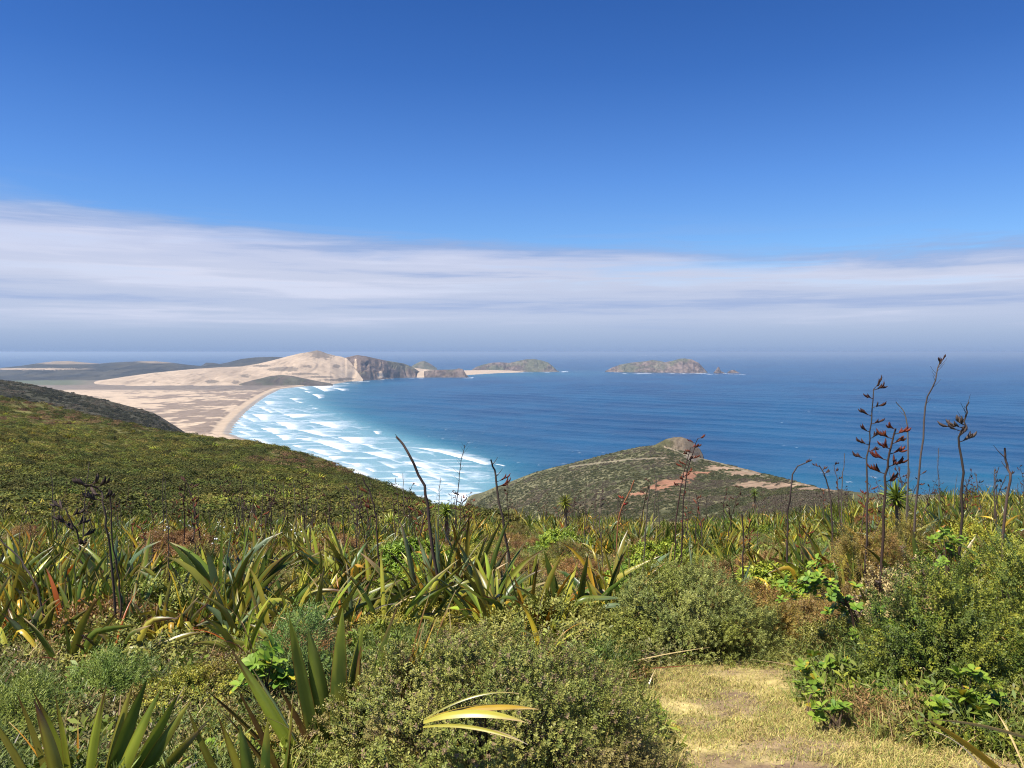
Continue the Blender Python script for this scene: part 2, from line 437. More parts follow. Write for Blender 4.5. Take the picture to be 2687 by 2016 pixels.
strip = sstep(3600, 3800, YP) * sstep(60, 100, dsh) * (1 - .0)   # darker strip below the dune
cp = lerp(SAND * 1.0, np.array((.185, .14, .11)), (veg * .88)[..., None])
cp = lerp(cp, np.array((.14, .115, .095)), (strip * .85 * sstep(.2, .5, nz + .25))[..., None])
green = sstep(4150, 4350, YP) * sstep(110, 60, PXp + (nz - .5) * 40)
cp = lerp(cp, np.array((.11, .12, .072)), green[..., None])
wet = 1 - sstep(-2, 9, dsh)
cp = lerp(cp, SAND * .9, ((1 - sstep(22, 32, dsh)) * .9)[..., None])
cp = lerp(cp, np.array((.24, .215, .19)), (wet * .9)[..., None])
Vp = np.stack([XP.ravel(), YP.ravel(), ZP.ravel()], 1)
o = link('beach', mesh_from('beach', Vp, grid_faces(len(Yp), 420)[:, ::-1], cp.reshape(-1, 3), True), M_PLAIN)
tag(o, 'wide sandy flat with dark streaks of scrub and a pale beach along the surf', 'beach', kind='structure')

# second, greyer ridge on the left
def ridge_col(px, py, t, x, y, z):
    n = fbm(x / 14, y / 30, 95, 5); n2 = fbm(x / 60, y / 90, 96, 3)
    c = lerp(np.array((.040, .038, .028)), np.array((.105, .09, .065)), sstep(.4, .7, n)[:, None])
    return lerp(c, np.array((.055, .055, .036)), (sstep(.4, .6, n2) * .6)[:, None])
_, RIDGE = relief('hill', 'second greyer scrub ridge sloping down behind the left hillside', M_HEAD,
       [(-300, 340), (-120, 366), (0, 380), (28, 384.5), (50, 389), (70, 393.5), (100, 400), (125, 407), (153, 415), (164, 422.5), (180, 434), (200, 450), (226, 466), (300, 500)],
       [(-300, 330, 150), (0, 330, 145), (160, 330, 128), (300, 330, 100)], [(-300, 760), (0, 720), (164, 640), (300, 560)], ridge_col, rows=70, rise=.2, noise=(14, 60, 0), seed=97, gully=(6, 40), back=500, zback=2)

# near headland with the knoll
def head_col(px, py, t, x, y, z):
    n = fbm(x / 9, y / 26, 101, 5); n2 = fbm(x / 45, y / 70, 102, 4)
    c = lerp(np.array((.085, .085, .042)), np.array((.16, .148, .078)), sstep(.38, .68, n)[:, None])
    c = lerp(c, np.array((.125, .085, .058)), (sstep(.5, .7, n2) * .55)[:, None])
    nn = (n - .5) * 1.3
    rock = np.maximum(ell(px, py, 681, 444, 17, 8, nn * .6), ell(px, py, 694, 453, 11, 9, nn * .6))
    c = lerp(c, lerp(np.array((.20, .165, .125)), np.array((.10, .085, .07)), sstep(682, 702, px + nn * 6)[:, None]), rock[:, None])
    return earth(c, px, py, nn)
def earth_mask(px, py, nn):
    m = np.zeros_like(px)
    nn = nn * 1.3 + (vnoise(px * .55, py * 1.1, 108) - .5) * 1.1
    for cx, cy, rx, ry in ((673, 482.5, 15, 4.2), (690, 475, 7, 4.2), (654, 488, 12, 2.6), (700, 473, 12, 1.8), (638, 494, 10, 1.6)):
        m = np.maximum(m, ell(px, py, cx, cy, rx, ry, nn * .8))
    m2 = np.zeros_like(px)
    for cx, cy, rx, ry in ((752, 484.5, 18, 3.2), (772, 487, 12, 2.5), (790, 485, 22, 2.6), (722, 468, 20, 2.2), (742, 473, 18, 2.6), (815, 489, 22, 1.8)):
        m2 = np.maximum(m2, ell(px, py, cx, cy, rx, ry, nn * .9))
    track = np.zeros_like(px)
    for pts in (((569, 467), (590, 464), (608, 462), (625, 459.8), (645, 458.6), (665, 458.0)), ((664, 446), (672, 449), (682, 454), (690, 456), (700, 458.5), (720, 463), (745, 471), (770, 479))):
        a = np.array(pts); yy = np.interp(px, a[:, 0], a[:, 1], left=-99, right=-99)
        track = np.maximum(track, 1 - sstep(.5, 1.1, np.abs(py - yy)))
    return m, m2, track
def earth(c, px, py, nn):
    m, m2, tr = earth_mask(px, py, nn)
    c = lerp(c, np.array((.29, .145, .088)) * (.7 + .6 * np.clip(nn + .5, 0, 1))[:, None], m[:, None])
    c = lerp(c, np.array((.30, .205, .14)) * (.7 + .7 * np.clip(nn + .4, 0, 1))[:, None], (m2 * .9)[:, None])
    return lerp(c, np.array((.28, .23, .16)), (tr * .6)[:, None])
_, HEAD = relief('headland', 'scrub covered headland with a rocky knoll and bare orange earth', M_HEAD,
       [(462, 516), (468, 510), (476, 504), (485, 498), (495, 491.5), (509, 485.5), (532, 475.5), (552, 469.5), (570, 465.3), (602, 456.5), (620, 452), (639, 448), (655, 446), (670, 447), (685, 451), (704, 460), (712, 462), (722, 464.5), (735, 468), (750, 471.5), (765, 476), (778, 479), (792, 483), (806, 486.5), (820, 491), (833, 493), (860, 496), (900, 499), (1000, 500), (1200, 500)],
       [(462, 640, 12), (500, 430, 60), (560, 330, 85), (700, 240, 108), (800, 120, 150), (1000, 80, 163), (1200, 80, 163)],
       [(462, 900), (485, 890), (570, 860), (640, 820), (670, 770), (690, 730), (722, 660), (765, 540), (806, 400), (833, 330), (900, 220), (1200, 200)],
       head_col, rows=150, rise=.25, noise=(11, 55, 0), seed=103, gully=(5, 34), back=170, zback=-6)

def knoll_col(px, py, t, x, y, z):
    n = .5 * fbm(x / 9, y / 26 + z / 9, 101, 5) + .5 * fbm(x / 3, z / 3 + y / 9, 106, 4)
    nn = (n - .5) * 3
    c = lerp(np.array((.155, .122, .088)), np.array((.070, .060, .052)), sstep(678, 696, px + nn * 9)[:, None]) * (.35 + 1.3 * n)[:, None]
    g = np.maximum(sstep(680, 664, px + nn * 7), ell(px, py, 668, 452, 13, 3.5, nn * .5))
    c = lerp(c, lerp(np.array((.062, .062, .030)), np.array((.12, .11, .055)), n[:, None]), g[:, None])
    a = np.array(((664, 446.5), (672, 449.5), (682, 454), (690, 456.5), (700, 459))); yy = np.interp(px, a[:, 0], a[:, 1], left=-99, right=-99)
    return lerp(c, np.array((.36, .28, .20)), ((1 - sstep(.5, 1.1, np.abs(py - yy))) * .8)[:, None])
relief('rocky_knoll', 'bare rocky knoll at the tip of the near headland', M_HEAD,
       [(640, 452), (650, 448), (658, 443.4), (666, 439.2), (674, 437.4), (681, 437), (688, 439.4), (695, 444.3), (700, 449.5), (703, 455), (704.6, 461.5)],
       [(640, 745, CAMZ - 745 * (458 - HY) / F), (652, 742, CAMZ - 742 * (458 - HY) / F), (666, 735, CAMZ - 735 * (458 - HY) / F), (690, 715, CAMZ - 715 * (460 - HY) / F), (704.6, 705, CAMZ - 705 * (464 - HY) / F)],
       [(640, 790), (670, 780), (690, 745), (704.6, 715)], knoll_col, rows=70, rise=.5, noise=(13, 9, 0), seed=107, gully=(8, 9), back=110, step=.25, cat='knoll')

# ------------------------------------------------------------------ sea
_b = [(1460, 545, 1990, 660, 260, 1.0), (920, 460, 1030, 510, 420, .95), (720, 350, 890, 400, 330, .95), (520, 293, 600, 322, 430, .9), (740, 490, 980, 570, 320, .9), (1085, 568, 1290, 618, 360, .85),
      (1390, 640, 1560, 695, 300, .85), (1650, 695, 1850, 730, 110, .8), (630, 410, 820, 458, 260, .9), (465, 352, 580, 405, 300, .85), (300, 295, 380, 340, 260, .85), (360, 395, 470, 440, 260, .85),
      (470, 445, 540, 485, 240, .8), (610, 470, 700, 485, 200, .8), (690, 550, 840, 595, 230, .85), (860, 600, 885, 625, 230, .85), (1010, 650, 1060, 674, 140, 1), (1130, 685, 1180, 712, 60, .9),
      (885, 678, 1130, 742, 260, .8), (1320, 722, 1370, 757, 110, 1), (1290, 800, 1390, 850, 130, .9), (1450, 790, 1510, 814, 70, 1), (1580, 830, 1650, 867, 90, 1), (1745, 870, 1830, 917, 210, 1),
      (1420, 885, 1620, 970, 170, .9), (720, 610, 830, 670, 220, .85), (590, 520, 640, 537, 130, .8), (575, 180, 605, 196, 140, .85), (615, 203, 660, 213, 40, 1), (735, 90, 830, 131, 190, .95), (800, 85, 830, 106, 220, .9),
      (740, 150, 790, 181, 70, 1), (635, 100, 700, 121, 70, .9), (680, 128, 720, 141, 50, .9), (385, 200, 420, 226, 210, .75), (340, 240, 440, 286, 90, .8), (280, 470, 420, 521, 160, .75), (190, 420, 290, 451, 120, .65),
      (1100, 518, 1170, 531, 70, 1), (1190, 422, 1215, 443, 45, 1), (738, 249, 760, 258, 25, 1), (1100, 745, 1160, 776, 90, .9), (2060, 658, 2130, 672, 22, .9), (560, 610, 700, 660, 200, .6), (250, 320, 310, 350, 180, .6),
      (430, 255, 520, 290, 130, .55), (210, 300, 260, 330, 90, .7), (170, 350, 250, 385, 90, .7), (230, 395, 330, 420, 120, .6), (1560, 740, 1700, 780, 160, .6), (1480, 690, 1620, 740, 200, .55), (950, 640, 1010, 660, 90, .6),
      (1680, 790, 1760, 815, 130, .7), (1200, 640, 1330, 690, 140, .6), (1010, 760, 1120, 800, 130, .7), (1850, 940, 1960, 1000, 110, .9), (880, 105, 960, 125, 110, .8), (830, 60, 1000, 75, 90, .7)]
_b = np.array(_b, float)
BA = np.stack([209.6 + _b[:, 0] * .13783, 373.5 + _b[:, 1] * .13783, 209.6 + _b[:, 2] * .13783, 373.5 + _b[:, 3] * .13783, _b[:, 4] * .13783, _b[:, 5]], 1)
def foam_field(px, py, x, y):
    f = np.zeros_like(px)
    wob = (fbm(x / 22, y / 22, 111, 4) - .5) * 10
    for ax, ay, bx, by, L, st in BA:
        sel = (py > ay - 3) & (py < by + 3) & (px > ax - 12) & (px < bx + L + 40)
        if not sel.any(): continue
        p = px[sel]; q = py[sel]
        t = (q - ay) / (by - ay)
        xf = ax + (bx - ax) * np.clip(t, 0, 1) ** .85 + wob[sel] * .45
        dx = p - xf
        tt = np.clip(t, 0, 1)
        Lr = L * (1.5 - 1.0 * tt) + 4
        band = sstep(-.06, .04, t) * (1 - sstep(.92, 1.08, t))
        fr = sstep(-.4, 1.0, dx)
        fill = (1 - sstep(.30, 1.0, dx / Lr))
        front = (1 - sstep(.10, .40, dx / Lr))
        f[sel] = np.maximum(f[sel], st * band * fr * (.50 * fill + .60 * front))
    return f
ps = np.concatenate([np.linspace(-900, 180, 120)[:-1], np.linspace(180, 520, 900), np.linspace(520.5, 1040, 700), np.linspace(1041, 1900, 110)])
qs = np.concatenate([np.geomspace(2.2, 22, 110)[:-1] + HY, np.linspace(374, 520, 620), np.linspace(520.6, 700, 90), np.geomspace(702, 1500, 30)])
PXs, PYs = np.meshgrid(ps, qs)
YS = seaY(PYs); XS = (PXs - 512) / F * YS
near = 1 - sstep(4200, 6500, YS)
# swell: crest lines bend to follow the shore
xs_ = XS - shore_x(YS)
ph = (XS * .66 + YS * .75) / 150 * 2 * math.pi + 5 * (fbm(XS / 700, YS / 700, 121, 3) - .5) + 2.2 * np.exp(-np.clip(xs_, 0, None) / 500)
cr = (.5 + .5 * np.cos(ph)) ** 2.4
patch = .35 + 1.1 * fbm(XS / 420, YS / 420, 122, 3)
ZS = 3.2 * cr * patch * near * sstep(60, 300, xs_)
ph2 = (XS * .45 + YS * .9) / 47 * 2 * math.pi + 6 * (fbm(XS / 240, YS / 240, 123, 3) - .5)
ZS = ZS + .42 * np.cos(ph2) * near * fbm(XS / 200, YS / 200, 124, 2) * (YS < 3000)
surf_lim = np.interp(PYs, [376, 384, 393, 400, 412, 425, 437, 450, 465, 480, 520], [330, 352, 335, 330, 350, 385, 420, 470, 505, 520, 520])
bay = (YS < 4700) * 1.0
zone = (1 - sstep(-60, 12, PXs - surf_lim)) * bay
streak = fbm(XS / 60 + .4 * YS / 60, YS / 15, 138, 4)
foam = foam_field(PXs, PYs, XS, YS) * (.62 + .76 * streak)
stre = fbm(XS / 40, YS / 75, 131, 5)
foam = np.maximum(foam, zone * sstep(.42, .70, .3 * stre + .7 * streak) * .56)
ph3 = (XS * .83 + YS * .55) / 42 + .9 * fbm(XS / 130, YS / 130, 136, 3)
fr3 = ph3 - np.floor(ph3)
seg = sstep(.36, .58, fbm((XS * .55 - YS * .83) / 190 + np.floor(ph3) * 7.7, np.floor(ph3) * 3.1, 137, 3))
lines = zone * seg * np.exp(-fr3 * 4.2) * sstep(0, .05, fr3)
foam = np.maximum(foam, lines * .80)
edge = bay * np.exp(-np.abs(xs_ - 6 * np.sin(YS / 40)) / 14)
foam = np.maximum(foam, edge * .55)
lace = bay * np.exp(-np.clip(xs_ , 0, None) / 60) * sstep(.45, .6, fbm(XS / 16, YS / 30, 132, 4))
foam = np.maximum(foam, lace * .6)
# white water round rocks and islands
def dab(px0, px1, py0, th, amp):
    global foam
    m = sstep(px0 - 2, px0 + 2, PXs) * (1 - sstep(px1 - 2, px1 + 2, PXs)) * np.exp(-((PYs - py0) / th) ** 2)
    foam = np.maximum(foam, amp * m * sstep(.38, .66, fbm(XS / 45, YS / 120, 133, 4)))
for a in ((545, 572, 371.7, .5, 1.0), (600, 625, 371.8, .5, .9), (622, 708, 373.6, .55, .75), (700, 746, 374.0, .6, 1.1), (462, 474, 377.8, .5, .9), (352, 466, 379 - .0, .5, .0), (520, 560, 372.4, .4, .6), (638, 656, 355.35, .22, 1.3),
          (444, 452, 369.9, .25, .9), (330, 372, 381.8, .6, .8), (372, 400, 379.3, .5, .7), (398, 432, 378.2, .4, .5), (575, 600, 371.3, .7, .45), (432, 466, 378.2, .35, .5)):
    dab(*a)
caps = sstep(.76, .90, fbm(XS / 11, YS / 26, 134, 3) + .07 * cr) * .30 * (PXs > 420) * near
foam = foam * sstep(-5, 3, xs_ + (YS > 5200) * 999) + caps
shal = np.exp(-np.clip(PXs - surf_lim + 25, 0, None) / 42) * sstep(374, 384, PYs) * (1 - sstep(560, 700, PXs) * .0)
shal = np.maximum(shal, .55 * np.exp(-((PYs - 373.5) / 3.5) ** 2) * sstep(690, 470, PXs))
shal = np.maximum(shal, .35 * sstep(470, 500, PYs) * sstep(600, 740, PXs))
shal = np.maximum(shal, .33 * np.exp(-np.abs(XS - YS * .0) / 9e9) * np.exp(-((PYs - 489) / 18) ** 2) * sstep(700, 760, PXs))
Vs = np.stack([XS.ravel(), YS.ravel(), ZS.ravel()], 1)
milk = zone * (.50 + .45 * np.exp(-np.clip(xs_, 0, None) / 260))
sm, nt, out = nodes('sea_water'); L = nt.links.new
def attr(n): return N(nt, 'ShaderNodeAttribute', attribute_name=n).outputs['Fac']
geo = N(nt, 'ShaderNodeNewGeometry')
def noise(scale, detail=5, rough=.6, vec=None, stretch=None):
    n = N(nt, 'ShaderNodeTexNoise', Scale=scale, Detail=detail, Roughness=rough)
    src = geo.outputs['Position']
    if stretch:
        mp = N(nt, 'ShaderNodeMapping'); mp.inputs['Scale'].default_value = stretch; L(src, mp.inputs[0]); src = mp.outputs[0]
    L(src, n.inputs['Vector']); return n.outputs[0]
def mixc(fac, a, b):
    m = N(nt, 'ShaderNodeMix', data_type='RGBA')
    if hasattr(fac, 'links') or not isinstance(fac, (int, float)): L(fac, m.inputs[0])
    else: m.inputs[0].default_value = fac
    for s, i in ((a, 6), (b, 7)):
        if isinstance(s, tuple): m.inputs[i].default_value = (*s, 1)
        else: L(s, m.inputs[i])
    return m.outputs[2]
def mrange(v, a, b, c, d, smooth=True):
    m = N(nt, 'ShaderNodeMapRange'); 
    if smooth: m.interpolation_type = 'SMOOTHSTEP'
    for i, q in enumerate((a, b, c, d)): m.inputs[i + 1].default_value = q
    L(v, m.inputs[0]); return m.outputs[0]
def math_(op, a, b):
    m = N(nt, 'ShaderNodeMath', operation=op)
    for i, q in enumerate((a, b)):
        if isinstance(q, (int, float)): m.inputs[i].default_value = q
        else: L(q, m.inputs[i])
    return m.outputs[0]
deep = mixc(mrange(noise(.0022, 6, .68, stretch=(1, .8, 1)), .38, .62, 0, 1), (.0025, .039, .104), (.005, .067, .150))
c1 = mixc(attr('shal'), deep, (.026, .165, .215))
c2 = mixc(attr('milk'), c1, (.22, .36, .405))
ff = math_('ADD', attr('foam'), math_('MULTIPLY', math_('SUBTRACT', noise(.05, 7, .74), .5), .95))
ff = mrange(ff, .20, .90, 0, 1, False)
c3 = mixc(ff, c2, (.72, .75, .78))
p = N(nt, 'ShaderNodeBsdfPrincipled')
L(c3, p.inputs['Base Color']); p.inputs['Roughness'].default_value = .30; p.inputs['IOR'].default_value = 1.33
L(mrange(ff, 0, 1, .34, .02), p.inputs['Specular IOR Level'])
bm1 = N(nt, 'ShaderNodeBump', Strength=1.0, Distance=5.0)
L(noise(.030, 6, .68, stretch=(1, .75, 1)), bm1.inputs['Height']); L(bm1.outputs[0], p.inputs['Normal'])
L(p.outputs[0], out.inputs[0])
o = link('sea', mesh_from('sea', Vs, grid_faces(len(qs), len(ps))[:, ::-1], None, True, dict(foam=foam, shal=shal, milk=milk)), sm)
tag(o, 'deep blue sea with swell lines and white breakers along the bay', 'sea', kind='structure')
# ------------------------------------------------------------------ plant building blocks
COL = dict(green=(.105, .155, .024), deep=(.055, .095, .020), blue=(.16, .225, .105), olive=(.20, .205, .034), yellow=(.40, .36, .045), lime=(.27, .34, .042),
           gold=(.52, .33, .03), orange=(.40, .14, .015), tan=(.42, .30, .14), brown=(.10, .048, .018), rust=(.22, .085, .025), grey=(.30, .25, .19))
COL = {k: np.array(v) * ((1.16, 1.09, .9) if k in ('green', 'olive', 'lime', 'deep') else 1) for k, v in COL.items()}
UP = np.array([0, 0, 1.0])

def blade(mb, base, az, tilt, L, W, bend=.5, kink=None, roll=.9, kind='green', tip='brown', seg=9, rng=R, fold=.22, margin=0.0, power=1.7, twist=0.0):
    """one flax leaf: a folded strap that arches outwards"""
    t = np.linspace(0, 1, seg + 1)
    phi = tilt + bend * t ** power
    if kink: phi = phi + kink[1] * sstep(kink[0] - .05, kink[0] + .06, t)
    d = np.stack([np.sin(phi) * math.cos(az), np.sin(phi) * math.sin(az), np.cos(phi)], 1)
    pts = np.vstack([[0, 0, 0], np.cumsum((d[1:] + d[:-1]) * .5 * (L / seg), 0)]) + np.asarray(base)
    lat0 = np.array([-math.sin(az), math.cos(az), 0])
    nrm0 = np.cross(d, lat0)
    rl = (roll + twist * t)[:, None]
    lat = lat0 * np.cos(rl) + nrm0 * np.sin(rl)
    nrm = np.cross(lat, d)
    w = W * .5 * np.minimum(1, .55 + 1.5 * t) * np.where(t > .42, 1 - ((t - .42) / .58) ** 2.4, 1)
    w = np.maximum(w, .0015)[:, None]
    mid = pts - nrm * w * fold * 2
    V = np.stack([pts - lat * w, mid, pts + lat * w], 1).reshape(-1, 3)
    i = np.arange(seg)[:, None] * 3
    f = np.vstack([np.hstack([i, i + 1, i + 4, i + 3]), np.hstack([i + 1, i + 2, i + 5, i + 4])])
    c0 = COL[kind] * (1 + .55 * (rng.random() - .5))
    tp = COL[tip]; tl = .80 + .14 * rng.random()
    a = sstep(tl, tl + .12, t)[:, None]
    cc = lerp(c0, COL['yellow'] * .8, ((1 - sstep(0, .22, t)) * .45)[:, None])
    cc = lerp(cc, tp, a)
    st = 1 + .22 * (vnoise(t * 9 + rng.random() * 50, t * 0, 3) - .5)[:, None]
    cc = cc * st
    ce = lerp(cc, COL['orange'], margin)
    if seg >= 12:
        # close blades: seven strips across, each with its own tone, blotched and browned unevenly towards the tip
        o7 = np.array([-1, -.86, -.5, 0, .5, .86, 1.])
        V = (pts[:, None] + lat[:, None] * (w[:, None] * o7[None, :, None]) - nrm[:, None] * (w * fold * 2)[:, None] * (1 - np.abs(o7))[None, :, None]).reshape(-1, 3)
        i = np.arange(seg)[:, None] * 7; f = np.vstack([np.hstack([i + q, i + q + 1, i + q + 8, i + q + 7]) for q in range(6)])
        st7 = rng.uniform(.80, 1.18, 7)[None, :, None] * np.ones((seg + 1, 1, 1))
        sd7 = rng.random() * 90
        bl = vnoise(t[:, None] * 26 + sd7, o7[None] * 1.2 + sd7, 5)[..., None]
        c7 = lerp(c0, COL['yellow'] * .8, ((1 - sstep(0, .22, t)) * .4)[:, None])[:, None] * st7 * (.86 + .28 * bl)
        c7 = lerp(c7, COL['olive'] * 1.1, (sstep(.55, .8, bl) * .35))
        tip7 = sstep(tl - .10, tl + .12, t[:, None] + (rng.uniform(-.09, .09, 7) + .07 * np.abs(o7))[None])[..., None]
        c7 = lerp(c7, tp * (.7 + .6 * bl), tip7)
        edge7 = (np.abs(o7) > .95)[None, :, None] * (.55 + .3 * (margin > 0))
        c7 = lerp(c7, COL['orange'] * .55, edge7)
        mb.add(V, f, c7.reshape(-1, 3)); return
    V_c = np.stack([ce, cc * 1.06, ce], 1).reshape(-1, 3)
    mb.add(V, f, V_c)

KP = (['green'] * 7 + ['olive'] * 7 + ['deep'] * 3 + ['blue'] * 2 + ['yellow'] * 2 + ['lime'] * 4 + ['gold'] * 1)
KY = (['olive'] * 6 + ['yellow'] * 4 + ['gold'] * 1 + ['green'] * 5 + ['lime'] * 4 + ['orange'])
KG = (['green'] * 6 + ['deep'] * 3 + ['blue'] * 3 + ['olive'] * 2)
def fan(base, faz, n, L, W, spread, lean, pal, rng, seg=8, bend=(.15, .8), kinkp=.12):
    """leaves of one shoot, spread out in one plane"""
    mb = MB()
    for k in range(n):
        q = (k + .5) / n * 2 - 1
        a = faz + (0 if q >= 0 else math.pi) + rng.normal(0, .25)
        tl = abs(q) * spread + rng.normal(0, .06)
        l = L * (1 - .25 * abs(q)) * rng.uniform(.78, 1.12)
        kd = pal[rng.integers(len(pal))]
        kk = (rng.uniform(.45, .75), rng.uniform(.7, 1.6)) if rng.random() < kinkp else None
        # wind leans every blade a little the same way
        dx, dy = math.sin(tl) * math.cos(a) + lean[0], math.sin(tl) * math.sin(a) + lean[1]
        a2 = math.atan2(dy, dx); t2 = math.asin(min(.98, math.hypot(dx, dy)))
        b = np.asarray(base) + np.array([math.cos(faz), math.sin(faz), 0]) * q * .05 + np.append(rng.normal(0, .012, 2), 0)
        blade(mb, b, a2, t2, l, W * rng.uniform(.75, 1.15), rng.uniform(*bend), kk, rng.choice([-1, 1]) * rng.uniform(.35, 1.5), kd,
              'brown' if rng.random() < .7 else 'tan', seg, rng, margin=.35 * (rng.random() < .3), twist=rng.normal(0, .5))
    return mb
def dead_blades(base, n, L, W, rng, seg=7, spread=.2):
    mb = MB()
    for k in range(n):
        a = rng.uniform(0, 2 * math.pi)
        b = np.asarray(base) + np.array([math.cos(a), math.sin(a), 0]) * rng.uniform(0, spread)
        kd = ['tan', 'tan', 'rust', 'brown', 'gold', 'orange', 'grey'][rng.integers(7)]
        blade(mb, b, a, rng.uniform(.25, 1.15), L * rng.uniform(.5, 1.05), W * rng.uniform(.2, .8), rng.uniform(.5, 1.4), None, rng.uniform(-1.4, 1.4), kd, 'tan', seg, rng, fold=.35, twist=rng.normal(0, 1.2))
    return mb

def tube(mb, pts, r, col, sides=6):
    pts = np.asarray(pts, float); n = len(pts)
    r = np.broadcast_to(np.asarray(r, float), (n,))
    d = unit(np.gradient(pts, axis=0))
    a = unit(np.cross(d, np.array([.31, .87, .13]))); b = np.cross(d, a)
    th = np.arange(sides) / sides * 2 * math.pi
    V = pts[:, None] + r[:, None, None] * (a[:, None] * np.cos(th)[None, :, None] + b[:, None] * np.sin(th)[None, :, None])
    i = np.arange(n - 1)[:, None] * sides; j = np.arange(sides)[None, :]; j2 = (j + 1) % sides
    f = np.stack([(i + j).ravel(), (i + j2).ravel(), (i + sides + j2).ravel(), (i + sides + j).ravel()], 1)
    col = np.asarray(col, float)
    cc = np.repeat(col, sides, 0) if col.ndim == 2 else np.tile(col, (n * sides, 1)) * (1 + .3 * (np.repeat(R.random(n), sides)[:, None] - .5))
    mb.add(V.reshape(-1, 3), f, cc)

def spindle(mb, base, d, L, r, col):
    d = unit(np.asarray(d, float)); t = np.array([0, .12, .35, .65, .88, 1.0]); rr = np.array([.25, .6, 1, .85, .4, .05]) * r
    bend = np.cross(d, UP); side = unit(np.cross(bend, d)) if np.linalg.norm(bend) > .05 else np.array([1, 0, 0.])
    pts = np.asarray(base) + d * (t * L)[:, None] + side * (np.sin(t * math.pi) * L * -.14)[:, None]
    tube(mb, pts, rr, col, 5)

def pod_cluster(base, d, n, L, r, col, rng):
    """short branch carrying upturned seed pods"""
    mb = MB()
    d = unit(np.asarray(d, float)); bl = L * 1.3
    tipc = np.asarray(base) + d * bl
    tube(mb, [base, np.asarray(base) + d * bl * .5 - UP * .004, tipc], [.004, .0035, .003], np.array((.06, .035, .025)), 5)
    for k in range(n):
        p = np.asarray(base) + d * bl * (.45 + .55 * k / max(n - 1, 1))
        dd = d * rng.uniform(.5, 1.1) + UP * rng.uniform(.25, .9) + rng.normal(0, .25, 3)
        spindle(mb, p, dd, L * rng.uniform(.75, 1.15), r, np.asarray(col) * rng.uniform(.6, 1.3))
    return mb

DARK = np.array((.060, .042, .034)); GREYW = np.array((.17, .135, .105)); POD = np.array((.075, .032, .022)); PODR = np.array((.26, .065, .030))

BOOST = np.array((2.0, 1.74, .92))
def bush_mesh(name, n, rad, leaf, per, cA, cB, seed, lump=.22, sprig=.06, zmin=-.1, tipc=None, tipp=.0, roundleaf=False, openness=.85, inner=.25, freq=3.0, cC=None, clump=22):
    rng = np.random.default_rng(seed)
    d = rng.normal(0, 1, (int(n * 2.6), 3)); d = unit(d); d = d[d[:, 2] > zmin][:n]; n = len(d)
    if clump and n > 150:
        K = max(12, n // clump); ci = rng.integers(0, K, n)
        d = unit(d[:K][ci] + rng.normal(0, .95 / math.sqrt(K), (n, 3))); cr_ = rng.normal(0, .032, K)[ci]
    else: cr_ = 0
    rf = cr_ + np.where(rng.random(n) < inner, rng.uniform(.4, .82, n), rng.uniform(.84, 1.02, n)) + np.where(rng.random(n) < .02, rng.uniform(.03, .09, n), 0)
    ln = fbm(d[:, 0] * freq + 3 + d[:, 2] * 1.7, d[:, 1] * freq + 7 - d[:, 2] * 1.3, seed, 4)
    p = d * np.array(rad) * (rf * (1 + lump * 2 * (ln - .5)))[:, None]
    p[:, 2] = np.maximum(p[:, 2], -.05)
    ax = unit(d * np.array([1, 1, .7]) + UP * .55 + rng.normal(0, .35, (n, 3)))
    e1 = unit(np.cross(ax, rng.normal(0, 1, (n, 3)))); e2 = np.cross(ax, e1)
    k = np.arange(per); th = k * 2.39996 ; sf = (k + .5) / per
    sl = sprig * rng.uniform(.7, 1.3, n)
    A = ax[:, None]; rad_d = e1[:, None] * np.cos(th)[None, :, None] + e2[:, None] * np.sin(th)[None, :, None]
    ld = unit(A * (1 - openness * .75 + .25 * sf[None, :, None]) + rad_d * openness + rng.normal(0, .12, (n, per, 3)))
    b = p[:, None] + A * (sl[:, None] * sf[None])[..., None]
    LL = leaf[0] * rng.uniform(.7, 1.25, (n, per, 1)); WW = leaf[1] * LL / leaf[0]
    sd = unit(np.cross(ld, A)); nr = np.cross(sd, ld)
    if roundleaf:
        P = [b, b + ld * LL * .38 + sd * WW * .40 + nr * WW * .12, b + ld * LL * .78 + sd * WW * .44 + nr * WW * .14, b + ld * LL, b + ld * LL * .78 - sd * WW * .44 + nr * WW * .14, b + ld * LL * .38 - sd * WW * .40 + nr * WW * .12]
        V = np.stack(P, 2).reshape(-1, 3); i = np.arange(n * per)[:, None] * 6
        f = np.vstack([np.hstack([i, i + 1, i + 2, i + 3]), np.hstack([i, i + 3, i + 4, i + 5])]); vpl = 6
    else:
        V = np.stack([b, b + ld * LL * .55 + sd * WW * .5 + nr * WW * .1, b + ld * LL, b + ld * LL * .55 - sd * WW * .5 + nr * WW * .1], 2).reshape(-1, 3)
        f = np.arange(n * per * 4).reshape(-1, 4); vpl = 4
    cA = np.array(cA) * BOOST; cB = np.array(cB) * BOOST; cC = None if cC is None else np.array(cC) * BOOST
    m = sstep(.3, .7, fbm(d[:, 0] * 5 + d[:, 2] * 2, d[:, 1] * 5 - d[:, 2] * 2, seed + 3, 3) + rng.normal(0, .12, n))
    c = lerp(np.array(cA), np.array(cB), m[:, None])
    if cC is not None:
        c = lerp(c, np.array(cC), (sstep(.55, .68, fbm(d[:, 0] * 3.3 + 9, d[:, 1] * 3.3 + d[:, 2], seed + 8, 3)))[:, None])
    if tipc is not None:
        c = np.where((rng.random(n) < tipp)[:, None], np.array(tipc), c)
    c = c[:, None] * rng.uniform(.62, 1.38, (n, per, 1))
    return mesh_from(name, V, f, np.repeat(c.reshape(-1, 3), vpl, 0))

